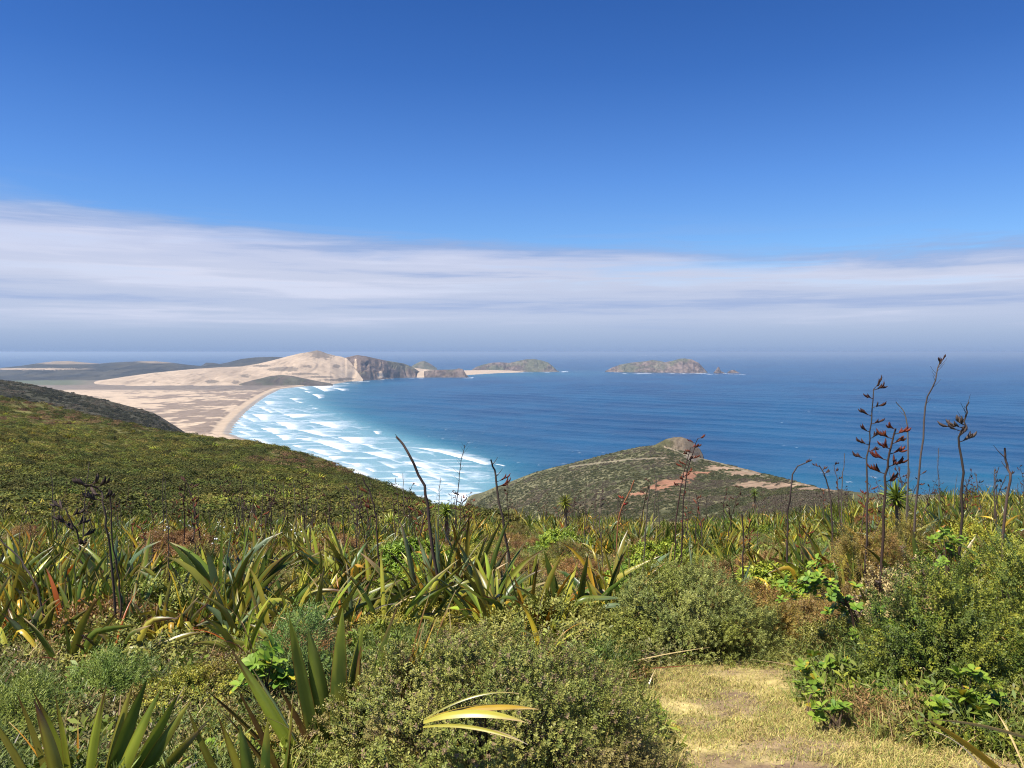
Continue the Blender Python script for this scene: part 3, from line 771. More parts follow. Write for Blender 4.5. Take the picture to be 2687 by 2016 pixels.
def branch_mesh(name, n, rad, seed, col=(.07, .05, .035), r=.008):
    rng = np.random.default_rng(seed); mb = MB()
    for _ in range(n):
        d = unit(rng.normal(0, 1, 3)); d[2] = abs(d[2]); e = d * np.array(rad) * rng.uniform(.7, 1.08)
        t = np.linspace(0, 1, 6)[:, None]
        pts = e * t * np.array([1, 1, 0]) + np.array([0, 0, e[2]]) * t ** .6 + rng.normal(0, .012, (6, 3)) * t - UP * .06 * (1 - t)
        tube(mb, pts, r * (1.1 - t[:, 0]), np.array(col), 5)
    return mb.mesh(name)

def shrub(name, label, loc, rz, fol, br, mat, group=None, cat='shrub'):
    t = thing(name, label, cat, loc, rz, group)
    note(t, link('foliage', fol, mat, t)); note(t, link('branches', br, M_WOOD, t))
    return t

# ------------------------------------------------------------------ scattered ground plants (instances of unlinked prototypes)
def scatter(name, label, pts, rotz, scl, idx, protos, tilt=.15, cat='ground cover'):
    col = bpy.data.collections.new(name + '_kinds')
    for k, (me, mat) in enumerate(protos):
        if not me.materials: me.materials.append(mat)
        po = bpy.data.objects.new('%s_kind_%02d' % (name, k), me); col.objects.link(po)
    n = len(pts)
    me = bpy.data.meshes.new(name); me.vertices.add(n); me.vertices.foreach_set('co', np.asarray(pts, np.float32).ravel())
    rot = np.stack([R.normal(0, tilt, n), R.normal(0, tilt, n), rotz], 1).astype(np.float32)
    a = me.attributes.new('rot', 'FLOAT_VECTOR', 'POINT'); a.data.foreach_set('vector', rot.ravel())
    a = me.attributes.new('scl', 'FLOAT_VECTOR', 'POINT'); s = np.asarray(scl, np.float32)
    if s.ndim == 1: s = np.repeat(s[:, None], 3, 1)
    a.data.foreach_set('vector', np.ascontiguousarray(s).ravel())
    a = me.attributes.new('idx', 'INT', 'POINT'); a.data.foreach_set('value', np.asarray(idx, np.int32))
    o = link(name, me)
    ng = bpy.data.node_groups.new(name + '_nodes', 'GeometryNodeTree')
    ng.interface.new_socket('Geometry', in_out='INPUT', socket_type='NodeSocketGeometry'); ng.interface.new_socket('Geometry', in_out='OUTPUT', socket_type='NodeSocketGeometry')
    gi = ng.nodes.new('NodeGroupInput'); g_o = ng.nodes.new('NodeGroupOutput'); ip = ng.nodes.new('GeometryNodeInstanceOnPoints'); ci = ng.nodes.new('GeometryNodeCollectionInfo')
    ci.inputs['Collection'].default_value = col; ci.inputs['Separate Children'].default_value = True; ci.inputs['Reset Children'].default_value = True
    def na(nm, ty):
        q = ng.nodes.new('GeometryNodeInputNamedAttribute'); q.data_type = ty; q.inputs['Name'].default_value = nm; return q.outputs['Attribute']
    l = ng.links.new
    l(gi.outputs[0], ip.inputs['Points']); l(ci.outputs[0], ip.inputs['Instance']); ip.inputs['Pick Instance'].default_value = True
    l(na('idx', 'INT'), ip.inputs['Instance Index']); l(na('rot', 'FLOAT_VECTOR'), ip.inputs['Rotation']); l(na('scl', 'FLOAT_VECTOR'), ip.inputs['Scale']); l(ip.outputs[0], g_o.inputs[0])
    md = o.modifiers.new('scatter', 'NODES'); md.node_group = ng
    return tag(o, label, cat, kind='stuff')

def tuft_mesh(name, n, h, w, spread, cols, seed, bend=.9, seg=3):
    rng = np.random.default_rng(seed); mb = MB()
    for _ in range(n):
        a = rng.uniform(0, 2 * math.pi); b = np.append(rng.normal(0, spread, 2), -.004)
        t = np.linspace(0, 1, seg + 1); ph = rng.uniform(.1, .9) + bend * t * rng.random()
        l = h * rng.uniform(.5, 1.2)
        d = np.stack([np.sin(ph) * math.cos(a), np.sin(ph) * math.sin(a), np.cos(ph)], 1)
        pts = np.vstack([[0, 0, 0], np.cumsum(d[1:] * l / seg, 0)]) + b
        s = np.array([-math.sin(a), math.cos(a), 0]); ww = (w * .5 * (1 - t ** 2 * .9))[:, None]
        V = np.stack([pts - s * ww, pts + s * ww], 1).reshape(-1, 3); i = np.arange(seg)[:, None] * 2
        c = np.array(cols[rng.integers(len(cols))]) * rng.uniform(.75, 1.25)
        mb.add(V, np.hstack([i, i + 1, i + 3, i + 2]), c)
    return mb.mesh(name)

def path_mask(x, y): return inside(PATH, x, y)

# ---- short dry grass
straw = [(.50, .40, .14), (.56, .47, .17), (.46, .40, .11), (.40, .38, .09), (.38, .27, .13)]
greens = [(.20, .27, .05), (.26, .31, .07), (.15, .21, .04), (.42, .39, .12)]
pg = [(tuft_mesh('grass_a', 30, .030, .0036, .045, straw, 1), M_GRASS), (tuft_mesh('grass_b', 30, .023, .0034, .05, straw + greens[:1], 2), M_GRASS),
      (tuft_mesh('grass_c', 24, .036, .0034, .05, straw[:2] + greens, 3), M_GRASS), (tuft_mesh('grass_d', 24, .16, .004, .05, greens, 4), M_GRASS),
      (tuft_mesh('grass_e', 30, .22, .004, .06, straw + greens[3:], 5, 1.3), M_GRASS)]
n = 90000
y = 2.2 * (9.5 / 2.2) ** R.random(n); x = R.uniform(-.5, 1.5, n) * y
ins = path_mask(x, y); thin = fbm(x * 2.2, y * 2.2, 201, 3); keep = ins & (R.random(n) > worn(x, y) * .93) & ((thin < .56) | (R.random(n) < .22))
x, y = x[keep], y[keep]
gi_ = np.where(R.random(len(x)) < .24, 2, R.integers(0, 2, len(x)))
# longer grass along the right-hand verge and between the plants further off
n2 = 27000
y2 = 2.6 * (46 / 2.6) ** R.random(n2); x2 = R.uniform(-.75, .80, n2) * y2
px2 = 512 + F * x2 / y2
verge = (px2 > 800) & (y2 < 6.5)
patch = fbm(x2 / 2.6, y2 / 3.4, 205, 3)
k2 = ~path_mask(x2, y2) & ((verge & (R.random(n2) < .9)) | ((y2 > 6) & (patch > .56)) | ((y2 <= 6) & (patch > .6)))
x2, y2, verge = x2[k2], y2[k2], verge[k2]
g2 = np.where(verge, R.choice([2, 3, 3, 3, 4], len(x2)), R.choice([2, 3, 4, 4], len(x2)))
X = np.concatenate([x, x2]); Y_ = np.concatenate([y, y2])
scatter('grass', 'short straw coloured grass on the trodden path with greener tufts at its edge', np.stack([X, Y_, on_ground(X, Y_)], 1), R.uniform(0, 6.28, len(X)),
        np.concatenate([R.uniform(.6, 1.2, len(x)), R.uniform(.6, 1.2, len(x2))]), np.concatenate([gi_, g2]), pg, .2, 'grass')

# ---- low leafy ground cover between the bigger plants
def small(name, n, r, h, leaf, per, a, b, s, **kw):
    global BOOST
    k = BOOST; BOOST = np.array((1.30, 1.12, .72)); m = bush_mesh(name, n, (r, r, h), leaf, per, a, b, s, lump=.35, **kw); BOOST = k; return m
pc_ = [(small('cover_a', 60, .17, .12, (.030, .013), 8, (.10, .125, .04), (.17, .18, .055), 11, sprig=.05), M_SHRUB),
       (small('cover_b', 60, .17, .13, (.026, .010), 9, (.13, .145, .075), (.20, .20, .10), 12, sprig=.05, tipc=(.22, .15, .10), tipp=.15), M_SHRUB),
       (small('cover_c', 46, .15, .16, (.050, .018), 7, (.09, .15, .03), (.18, .24, .045), 13, sprig=.06), M_SHRUB),
       (small('cover_d', 60, .18, .10, (.030, .006), 10, (.15, .105, .06), (.25, .18, .10), 14, sprig=.06), M_SHRUB),
       (small('cover_e', 60, .17, .16, (.045, .005), 12, (.07, .12, .035), (.13, .18, .06), 15, sprig=.09), M_SHRUB),
       (tuft_mesh('cover_f', 26, .22, .012, .07, [COL['tan'], COL['rust'], COL['gold'] * .8, COL['olive'], COL['brown']], 16, 1.6, 4), M_FLAX)]
for q_ in range(3):
    sh = MB()
    for k in range(11):
        blade(sh, np.append(R.normal(0, .05, 2), -.02), R.choice([0, math.pi]) + R.normal(0, .5), R.uniform(.02, .7), R.uniform(.4, .66), .032, R.uniform(.1, .9), None, R.choice([-1, 1]) * R.uniform(.4, 1.4), (KP, KY, KG)[q_][R.integers(12)], 'brown', 5, fold=.25)
    pc_.append((sh.mesh('cover_' + 'ghi'[q_], True), M_FLAX))
n = 31000
y = 2.3 * (47 / 2.3) ** (R.random(n) ** .9); x = R.uniform(-1.0, 1.05, n) * y
keep = ~path_mask(x, y) & ~path_mask(x + .12, y) & ~path_mask(x - .12, y)
grassy = fbm(x / 2.6, y / 3.4, 205, 3) > .60
keep &= ~grassy | (R.random(n) < .35)
x, y = x[keep], y[keep]
sel = fbm(x / 1.4, y / 1.4, 207, 3)
w_ = R.random(len(x)); cls = np.select([sel < .42, sel < .52, sel < .555, sel < .62], [1, 0, 4, 2], 3)
cls = np.where(w_ < .22, R.choice([0, 1, 2, 3, 4], len(x)), cls); cls = np.where(w_ > .86, 5, cls)
fx = fbm(x / 3.2, y / 4.2, 221, 3); open_ = (512 + F * x / y < 400) & (y > 8.3) & (y < 15.5)
cls = np.where((R.random(len(x)) < .32 * sstep(.50, .58, fx) * np.where(open_, .45, 1)) & (y > 7.5), R.choice([6, 7, 7, 8], len(x)), cls)
scatter('ground_cover', 'low grey green and olive leafy ground cover between the flax plants', np.stack([x, y, on_ground(x, y) - .02], 1), R.uniform(0, 6.28, len(x)),
        R.uniform(.6, 1.35, len(x)) * (1 + .5 * sstep(10, 40, y)), cls, pc_, .12)

# ---- scrub clothing the left hillside, the second ridge and the headland
def scrub_mesh(*a, **k):
    global BOOST
    b = BOOST; BOOST = np.array((1.80, 1.58, 1.45)); m = bush_mesh(*a, **k); BOOST = b; return m
ps_ = [(scrub_mesh('scrub_a', 110, (.75, .75, .55), (.15, .08), 4, (.050, .068, .015), (.10, .115, .022), 31, lump=.4, sprig=.2, inner=.1), M_SCRUB),
       (scrub_mesh('scrub_b', 110, (.8, .8, .42), (.15, .08), 4, (.066, .080, .020), (.12, .125, .030), 32, lump=.4, sprig=.2, inner=.1), M_SCRUB),
       (scrub_mesh('scrub_c', 110, (.7, .7, .65), (.15, .08), 4, (.030, .040, .012), (.06, .07, .02), 33, lump=.4, sprig=.2, inner=.1), M_SCRUB),
       (scrub_mesh('scrub_d', 100, (.7, .7, .5), (.15, .08), 4, (.085, .065, .035), (.13, .095, .05), 34, lump=.4, sprig=.2, inner=.1), M_SCRUB)]
fl = MB()
for k in range(26):
    blade(fl, np.append(R.normal(0, .16, 2), 0), R.uniform(0, 6.28), R.uniform(.05, .8), R.uniform(.7, 1.1), .10, R.uniform(.2, .9), None, R.uniform(-1.4, 1.4), ['olive', 'yellow', 'green', 'yellow', 'lime'][k % 5], 'olive', 4)
ps_.append((fl.mesh('scrub_e'), M_SCRUB))
n = 42000
pxh = R.uniform(-120, 500, n); uh = (pxh - 512) / F
dsil = lerp(np.interp(pxh, PX_S, D_SIL), 46, sstep(470, 530, pxh)); tt_ = R.random(n) ** .9 * 1.03
y = Y0 * (np.maximum(dsil, Y0 + 4) / Y0) ** tt_; x = uh * y
cl_ = fbm(x / 16, y / 22, 211, 4) + R.normal(0, .07, n)
cls = np.select([cl_ < .38, cl_ < .47, cl_ < .56, cl_ < .64], [2, 0, 1, 4], 1); cls = np.where((R.random(n) < .5) & (fbm(x / 40, y / 60, 217, 3) > .60), 3, cls); cls = np.where(R.random(n) < .10, 2, cls); cls = np.where((cls == 4) & (R.random(n) < .8), 1, cls); cls = np.where((cls == 4) & (y < 60) & (R.random(n) < .6), 1, cls)
big = R.random(n) < .012; cls = np.where(big, 2, cls)
scatter('scrub', 'dense green and olive scrub covering the whole left hillside', np.stack([x, y, on_ground(x, y) - .1], 1), R.uniform(0, 6.28, n),
        np.stack([R.uniform(.7, 1.35, n)] * 2 + [R.uniform(.35, .8, n)], 1) * (R.random((n, 1)) ** 3 * 1.3 + .5 + big[:, None] * .6), cls, ps_, .1, 'scrub')

def far_mesh(nm, a, b, sd_):
    global BOOST
    k = BOOST; BOOST = 1.0; m = bush_mesh(nm, 80, (.75, .75, .5), (.22, .12), 4, a, b, sd_, lump=.4, sprig=.2, inner=.1, clump=0); BOOST = k; return m
ph_ = [(far_mesh('headscrub_a', (.075, .080, .036), (.115, .118, .052), 41), M_FARSCRUB), (far_mesh('headscrub_b', (.10, .10, .05), (.155, .145, .075), 42), M_FARSCRUB),
       (far_mesh('headscrub_c', (.056, .062, .030), (.092, .096, .044), 43), M_FARSCRUB), (far_mesh('headscrub_d', (.10, .085, .058), (.15, .125, .085), 44), M_FARSCRUB)]
pr_ = [(far_mesh('ridgescrub_a', (.055, .056, .038), (.10, .096, .066), 45), M_FARSCRUB), (far_mesh('ridgescrub_b', (.085, .082, .052), (.145, .13, .085), 46), M_FARSCRUB),
       (far_mesh('ridgescrub_c', (.040, .043, .03), (.075, .076, .05), 47), M_FARSCRUB), (far_mesh('ridgescrub_d', (.105, .09, .065), (.16, .135, .095), 48), M_FARSCRUB)]
def relief_points(rel, n, lo, hi, tmax):
    px, Xg, Yg, Zg = rel
    nr = int(tmax)
    c = R.uniform(0, len(px) - 1.001, n); r = R.uniform(0, nr - 1.001, n)
    keep = (px[c.astype(int)] > lo) & (px[c.astype(int)] < hi); c, r = c[keep], r[keep]
    ci, ri = c.astype(int), r.astype(int); fc, fr = c - ci, r - ri
    def s(A): return (A[ri, ci] * (1 - fc) + A[ri, ci + 1] * fc) * (1 - fr) + (A[ri + 1, ci] * (1 - fc) + A[ri + 1, ci + 1] * fc) * fr
    return s(Xg), s(Yg), s(Zg)
x, y, z = relief_points(HEAD, 42000, 462, 850, 152)
pyv = HY + (CAMZ - z) / y * F; pxv = 512 + F * x / y
nn = (fbm(x / 9, y / 26, 101, 5) - .5) * 1.3
m1, m2, m3 = earth_mask(pxv, pyv, nn)
rockm = np.maximum(ell(pxv, pyv, 681, 444, 17, 8, nn * .6), ell(pxv, pyv, 694, 453, 11, 9, nn * .6))
keep = (np.maximum(np.maximum(m1, m2), np.maximum(m3 * .9, rockm * .97)) < R.uniform(.25, .8, len(x))) & (pyv < 530)
x, y, z = x[keep], y[keep], z[keep]; n = len(x)
gk = fbm(x / 22, y / 40, 213, 4)
cls = np.where(gk < .45, 2, np.where(gk < .56, 0, 3)); cls = np.where(R.random(n) < .15, R.integers(0, 4, n), cls)
scatter('scrub', 'grey green wind cut scrub covering the near headland', np.stack([x, y, z - .3], 1), R.uniform(0, 6.28, n), np.stack([R.uniform(1.0, 2.3, n)] * 2 + [R.uniform(.6, 1.5, n)], 1), cls, ph_, .1, 'scrub')
x, y, z = relief_points(RIDGE, 14000, -80, 240, 71)
n = len(x); gk = fbm(x / 22, y / 40, 215, 4)
cls = np.where(gk < .52, 2, 3); cls = np.where(R.random(n) < .2, R.integers(0, 4, n), cls)
scatter('scrub', 'dark grey scrub on the second ridge behind the left hillside', np.stack([x, y, z - .4], 1), R.uniform(0, 6.28, n), np.stack([R.uniform(1.2, 2.8, n)] * 2 + [R.uniform(.8, 1.9, n)], 1), cls, pr_, .1, 'scrub')

# ------------------------------------------------------------------ big bushes near the viewpoint
def at_px(px, Y): return np.array([(px - 512) / F * Y, Y, float(on_ground((px - 512) / F * Y, Y))])
BUSH = []
def hero_bush(label, px, Y, rad, n, leaf, per, cA, cB, seed, name='low_shrub', sink=.0, rz=0.0, **kw):
    g = at_px(px, Y); g[2] -= sink
    f = bush_mesh(name + '_foliage', n, rad, leaf, per, cA, cB, seed, **kw)
    t = shrub(name, label, g, rz, f, branch_mesh(name + '_branches', 60, rad, seed), M_SHRUB)
    BUSH.append((g[0], g[1], max(rad[0], rad[1])))
    return t
gA, gB = (.096, .137, .050), (.178, .206, .085)
hero_bush('large rounded grey green bush with tiny leaves closest to the viewpoint', 492, 3.60, (.86, .62, .72), 19000, (.0125, .0068), 9, gA, gB, 301, sink=.05, lump=.08, sprig=.026, clump=40, tipc=(.30, .22, .11), tipp=.10, inner=.2, freq=5, cC=(.165, .165, .09))
hero_bush('small leaved bush mound at the bottom edge left of the big round bush', 372, 3.05, (.36, .34, .36), 2600, (.0155, .0078), 9, gA, gB, 302, sink=.05, lump=.2, sprig=.032, tipc=(.36, .25, .12), tipp=.12)
hero_bush('soft blue green bush beside the end of the grass path', 690, 6.65, (.78, .66, .74), 12500, (.0165, .0068), 10, (.095, .122, .055), (.17, .188, .09), 303, sink=.05, lump=.20, sprig=.038, freq=4.5, clump=34, cC=(.13, .15, .05))
hero_bush('yellowish brown bush leaning against the blue green bush', 757, 7.1, (.38, .36, .56), 3200, (.022, .007), 10, (.13, .125, .045), (.24, .19, .08), 304, sink=.05, lump=.28, sprig=.05, cC=(.18, .12, .06))
hero_bush('olive green bush with small leaves right of the path', 940, 5.0, (.50, .48, .74), 9000, (.0165, .008), 9, (.058, .090, .022), (.145, .160, .034), 305, name='coprosma_bush', sink=.03, lump=.42, sprig=.055, freq=4.2, cC=(.06, .085, .025), zmin=-.25)
hero_bush('taller olive bush at the right edge behind the glossy leaved sprigs', 1030, 5.9, (.60, .6, .88), 11000, (.017, .008), 9, (.058, .092, .024), (.145, .160, .036), 306, name='coprosma_bush', sink=.03, lump=.42, sprig=.055, freq=4.4, cC=(.06, .085, .025), zmin=-.3)
hero_bush('dark reddish brown bush among the tall seed stalks', 872, 8.2, (.46, .5, .92), 4200, (.024, .006), 10, (.085, .075, .03), (.15, .115, .045), 307, name='manuka_bush', lump=.3, sprig=.06, cC=(.13, .075, .045))
hero_bush('second dark brown green bush right of the red seed stalk', 912, 8.6, (.42, .45, .86), 3600, (.024, .006), 10, (.075, .08, .03), (.14, .125, .04), 308, name='manuka_bush', lump=.3, sprig=.06)
hero_bush('silvery grey bush below the tall seed stalks', 905, 6.6, (.40, .34, .66), 2600, (.026, .014), 7, (.25, .22, .18), (.17, .16, .11), 309, lump=.3, sprig=.05, roundleaf=True, tipc=(.11, .08, .06), tipp=.2)
hero_bush('rusty brown heath bush in the pale grass on the left', 176, 15.5, (.85, .7, .72), 4200, (.045, .010), 9, (.095, .062, .036), (.15, .095, .055), 310, name='manuka_bush', lump=.3, sprig=.10)
hero_bush('rusty brown heath bush right of the pale grass on the left', 340, 15.2, (.6, .55, .6), 3000, (.045, .010), 9, (.10, .065, .038), (.15, .10, .055), 311, name='manuka_bush', lump=.3, sprig=.10)
hero_bush('dark green feathery gorse bush at the left edge', 12, 4.1, (.34, .32, .40), 2400, (.022, .004), 16, (.06, .105, .03), (.125, .17, .055), 312, name='gorse_bush', sink=.12, lump=.34, sprig=.10, openness=.7)
hero_bush('feathery blue green gorse bush beside the leaning flax on the left', 112, 4.9, (.28, .26, .36), 1900, (.022, .004), 16, (.06, .105, .032), (.13, .175, .06), 313, name='gorse_bush', sink=.1, lump=.34, sprig=.10, openness=.7)
hero_bush('feathery gorse bush just left of the tall broad flax blades', 300, 5.0, (.24, .24, .58), 1500, (.022, .004), 16, (.055, .11, .04), (.12, .18, .085), 314, name='gorse_bush', sink=.05, lump=.3, sprig=.10, openness=.7)
hero_bush('flat olive mat of tiny leaves spreading over the left foreground', 205, 4.6, (.62, .75, .26), 6000, (.016, .009), 8, (.095, .115, .03), (.18, .18, .05), 315, sink=.04, lump=.35, sprig=.03, freq=5, cC=(.12, .10, .05))
hero_bush('low olive mat of tiny leaves at the foot of the big flax in the centre', 245, 3.7, (.55, .5, .2), 4600, (.015, .008), 8, (.09, .11, .032), (.175, .175, .05), 316, sink=.04, lump=.4, sprig=.03, freq=5, cC=(.15, .11, .07))
hero_bush('pale grey green mat behind the leaning flax on the left', 235, 9.6, (1.1, .8, .42), 5200, (.026, .011), 8, (.135, .15, .085), (.22, .22, .12), 317, sink=.04, lump=.3, sprig=.05)
hero_bush('bright leafy green bush left of the bare broken stalk', 412, 13.0, (.7, .6, .6), 2400, (.055, .024), 7, (.07, .13, .02), (.15, .22, .035), 318, lump=.3, sprig=.07)
hero_bush('lush green coprosma under the flax behind the soft blue green bush', 640, 9.4, (.55, .5, .5), 2600, (.036, .02), 7, (.06, .12, .022), (.17, .22, .045), 319, lump=.3, sprig=.05, roundleaf=True)
hero_bush('yellow green bush on the bank below the right hand stalks', 965, 8.4, (.8, .6, .7), 4200, (.036, .012), 8, (.13, .17, .03), (.24, .25, .05), 320, lump=.3, sprig=.06)

# glossy broad leaved shrubs (taupata)
def taupata(label, px, Y, rad, nros, lsz, seed, lift=0.0, arch=None):
    g = at_px(px, Y); rng = np.random.default_rng(seed)
    t = thing('glossy_shrub', label, 'shrub', g)
    fol_v, fol_f, fol_c, nv = [], [], [], 0; wood = MB()
    for k in range(nros):
        a = rng.uniform(0, 6.28); q = math.sqrt(rng.random())
        e = np.array([math.cos(a) * q * rad[0], math.sin(a) * q * rad[1], lift + rad[2] * (1 - .55 * q * q) * rng.uniform(.45, 1.0)])
        if arch is not None:
            s = (k + .5) / nros; e = np.array([arch[0] * s, arch[1] * s, lift + arch[2] * math.sin(s * 2.2)]) + rng.normal(0, 1, 3) * np.array(rad) * .5
        tt = np.linspace(0, 1, 6)[:, None]
        s0 = np.array([rng.normal(0, .03), rng.normal(0, .03), 0])
        if arch is not None:
            q_ = max(0, s - .12); m_ = np.array([arch[0] * q_, arch[1] * q_, lift + arch[2] * math.sin(q_ * 2.2)])
            tube(wood, m_ + (e - m_) * tt, .0035 * (1.2 - tt[:, 0]), np.array((.11, .07, .045)), 5)
        else: tube(wood, lerp(s0, e, tt) * np.array([1, 1, 0]) + UP * e[2] * tt ** .65 + rng.normal(0, .006, (6, 3)) * tt, .007 * (1.2 - tt[:, 0]), np.array((.11, .07, .045)), 5)
        ax = unit(e * np.array([1, 1, .2]) * .8 + UP * .7 + rng.normal(0, .25, 3))
        e1 = unit(np.cross(ax, rng.normal(0, 1, 3))); e2 = np.cross(ax, e1)
        for j in range(rng.integers(8, 13)):
            th = j * 2.4; op = rng.uniform(.55, 1.2); ld = unit(ax * (1.1 - op * .8) + (e1 * math.cos(th) + e2 * math.sin(th)) * op)
            L_ = lsz * rng.uniform(.7, 1.2); W_ = L_ * .58; b = e - ax * .03 * (j / 10)
            sd_ = unit(np.cross(ld, ax)); nr = np.cross(sd_, ld)
            s_ = np.array([0, .3, .6, .85, 1.0]); wv_ = np.array([.10, .33, .50, .40, .02]) * W_; cu = -(s_ ** 2) * L_ * .18
            mid = b + ld * (s_ * L_)[:, None] + nr * cu[:, None]
            V = np.stack([mid - sd_ * wv_[:, None] + nr * (wv_ * .25)[:, None], mid, mid + sd_ * wv_[:, None] + nr * (wv_ * .25)[:, None]], 1).reshape(-1, 3)
            i = np.arange(4)[:, None] * 3
            fol_v.append(V); fol_f.append(np.vstack([np.hstack([i, i + 1, i + 4, i + 3]), np.hstack([i + 1, i + 2, i + 5, i + 4])]) + nv); nv += len(V)
            c = lerp(np.array((.085, .175, .018)), np.array((.26, .34, .04)), rng.random()) if rng.random() > .05 else np.array((.42, .33, .03))
            cc = np.tile(c, (len(V), 1)); cc[1::3] *= 1.25; fol_c.append(cc)
    if arch is not None:
        q_ = np.linspace(0, 1, 14); tube(wood, np.stack([arch[0] * q_, arch[1] * q_, lift * np.minimum(1, q_ * 6) + arch[2] * np.sin(q_ * 2.2)], 1), .011 * (1.1 - q_ * .8), np.array((.10, .065, .045)), 6)
    note(t, link('foliage', mesh_from('glossy_foliage', np.vstack(fol_v), np.vstack(fol_f), np.vstack(fol_c), True), M_GLOSS, t))
    note(t, link('branches', wood.mesh('glossy_branches'), M_WOOD, t))
    return t
taupata('arching glossy leaved shrub reaching out over the path end', 862, 5.9, (.16, .16, .12), 46, .052, 401, .30, (-.52, -.1, .40))
taupata('glossy broad leaved sprigs in front of the silvery bush', 905, 5.6, (.24, .18, .42), 24, .052, 402, .18)
taupata('bright glossy rosettes standing before the dark gap in the right bushes', 968, 4.15, (.19, .12, .30), 20, .060, 403, .06)
taupata('small glossy rosettes at the foot of the olive bush by the path', 830, 5.1, (.20, .15, .30), 14, .050, 404, .02)
taupata('lowest little glossy sprig in the grass verge', 835, 4.35, (.10, .09, .18), 6, .052, 405, .03)
taupata('little yellowish glossy sprig at the path edge', 812, 4.75, (.12, .10, .16), 5, .050, 406, .05)
taupata('glossy leaved sprigs high on the right bank beside the tall bush', 945, 6.3, (.25, .2, .5), 26, .05, 407, .5)
taupata('fresh green upright leafy herb left of the tall broad flax blades', 265, 4.6, (.16, .14, .34), 11, .075, 408, .12)
taupata('low bright leafy herb between the flax fans at the bottom left', 208, 3.6, (.14, .12, .16), 6, .06, 409, .04)

# ------------------------------------------------------------------ flax plants
def hero_flax(label, px, Y, fans, dead=(10, .5, .03), base=None, seed=0, extra=None, kinkp=.12, bend=(.15, .8)):
    """fans: (dx, dy, azimuth, leaves, length, width, spread, lean, palette)"""
    rng = np.random.default_rng(seed + 900)
    g = at_px(px, Y) if base is None else np.asarray(base)
    t = thing('flax_plant', label, 'flax plant', g)
    for (dx, dy, fa, n, L_, W_, sp, ln, pal) in fans:
        dz = float(on_ground(g[0] + dx, g[1] + dy)) - g[2]
        note(t, link('leaf_fan', fan((dx, dy, dz - .02), fa, n, L_, W_, sp, ln, pal, rng, 12, bend, kinkp).mesh('leaf_fan', True), M_FLAX, t))
    if extra:
        for blades_ in extra:
            mb = MB()
            for kw in blades_: blade(mb, rng=rng, seg=14, **kw)
            note(t, link('leaf_fan', mb.mesh('leaf_fan', True), M_FLAX, t))
    if dead and dead[0]:
        note(t, link('dead_leaves', dead_blades((0, 0, .0), dead[0], dead[1], dead[2], rng, 9, .25).mesh('dead_leaves', True), M_FLAX, t))
    return t
def B(x=0, y=0, z=0, az=0, tilt=.3, L=.7, W=.05, bend=.3, kink=None, roll=1.2, kind='green', tip='brown', **kw):
    return dict(base=(x, y, z), az=az, tilt=tilt, L=L, W=W, bend=bend, kink=kink, roll=roll, kind=kind, tip=tip, **kw)
RT, LT = 0.0, math.pi
# bottom left fan
hero_flax('big flax fan with broad yellow green blades in the bottom left corner', 80, 3.12, [], (8, .5, .03), seed=1, extra=[[
    B(-.10, .0, 0, LT, .42, 0.592, .045, .25, None, 1.3, 'olive'), B(-.08, .02, 0, LT, .25, 0.577, .044, .18, None, 1.2, 'olive', 'brown'), B(-.05, 0, 0, LT + .3, .95, 0.459, .05, .25, None, .9, 'blue', 'tan'), B(-.03, .02, 0, LT, .10, 0.548, .046, .12, None, 1.1, 'lime', 'brown'),
    B(-.12, -.03, 0, LT + .2, .68, 0.488, .045, .4, None, 1.0, 'blue', 'tan')],
    [B(.02, 0, 0, RT, .06, 0.592, .05, .22, None, 1.25, 'lime', 'brown'), B(.05, .02, 0, RT, .28, 0.636, .058, .12, None, -1.2, 'green', 'deep'), B(.07, 0, 0, RT, .36, 0.622, .06, .12, None, 1.1, 'lime', 'green'), B(.10, .03, 0, RT, .52, 0.607, .055, .10, None, 1.2, 'green', 'olive'),
     B(.12, 0, 0, RT, .66, 0.577, .05, .12, None, -1.0, 'olive', 'tan'), B(.10, -.02, 0, RT - .2, .80, 0.533, .04, .2, None, .8, 'tan', 'grey'), B(-.02, -.03, 0, LT, .18, .56, .05, .2, None, -1.1, 'yellow', 'brown'), B(.05, .04, 0, RT, .18, .60, .05, .15, None, 1.2, 'olive', 'brown'), B(.09, .05, 0, RT, .44, .60, .052, .1, None, -1.1, 'lime', 'green'), B(.0, .05, 0, LT, .3, .58, .05, .2, None, 1.2, 'lime', 'brown'), B(.14, 0, 0, RT, 1.0, .55, .028, .25, None, .8, 'brown', 'grey'), B(.03, -.05, 0, RT - .7, .3, 0.407, .05, .3, None, .8, 'yellow', 'brown')]])
hero_flax('flax fan with orange edged blades at the bottom edge left of centre', 262, 3.12, [], (7, .55, .02), seed=2, extra=[[
    B(-.05, 0, 0, LT, .52, 0.548, .045, -.18, None, 1.2, 'olive', 'brown', margin=.6), B(-.02, .02, 0, LT, .30, 0.488, .05, .1, None, 1.1, 'yellow', 'brown', margin=.5), B(-.02, 0, 0, LT, .12, 0.429, .055, .1, None, -1.1, 'green', 'green'), B(.0, .02, 0, RT, .02, 0.444, .05, .05, None, 1.3, 'deep', 'olive'),
    B(.06, 0, 0, RT, .10, 0.444, .035, .1, None, .6, 'green'), B(.08, .02, 0, RT, .05, 0.533, .03, .05, None, .7, 'olive')],
    [B(.14, .05, 0, LT, .38, 0.607, .042, .15, None, 1.1, 'brown', 'brown'), B(.18, .05, 0, LT, .62, 0.592, .035, .1, None, 1.0, 'brown', 'tan'), B(.05, -.02, 0, RT - .3, 1.0, 0.444, .04, .3, None, .6, 'brown', 'tan')]])
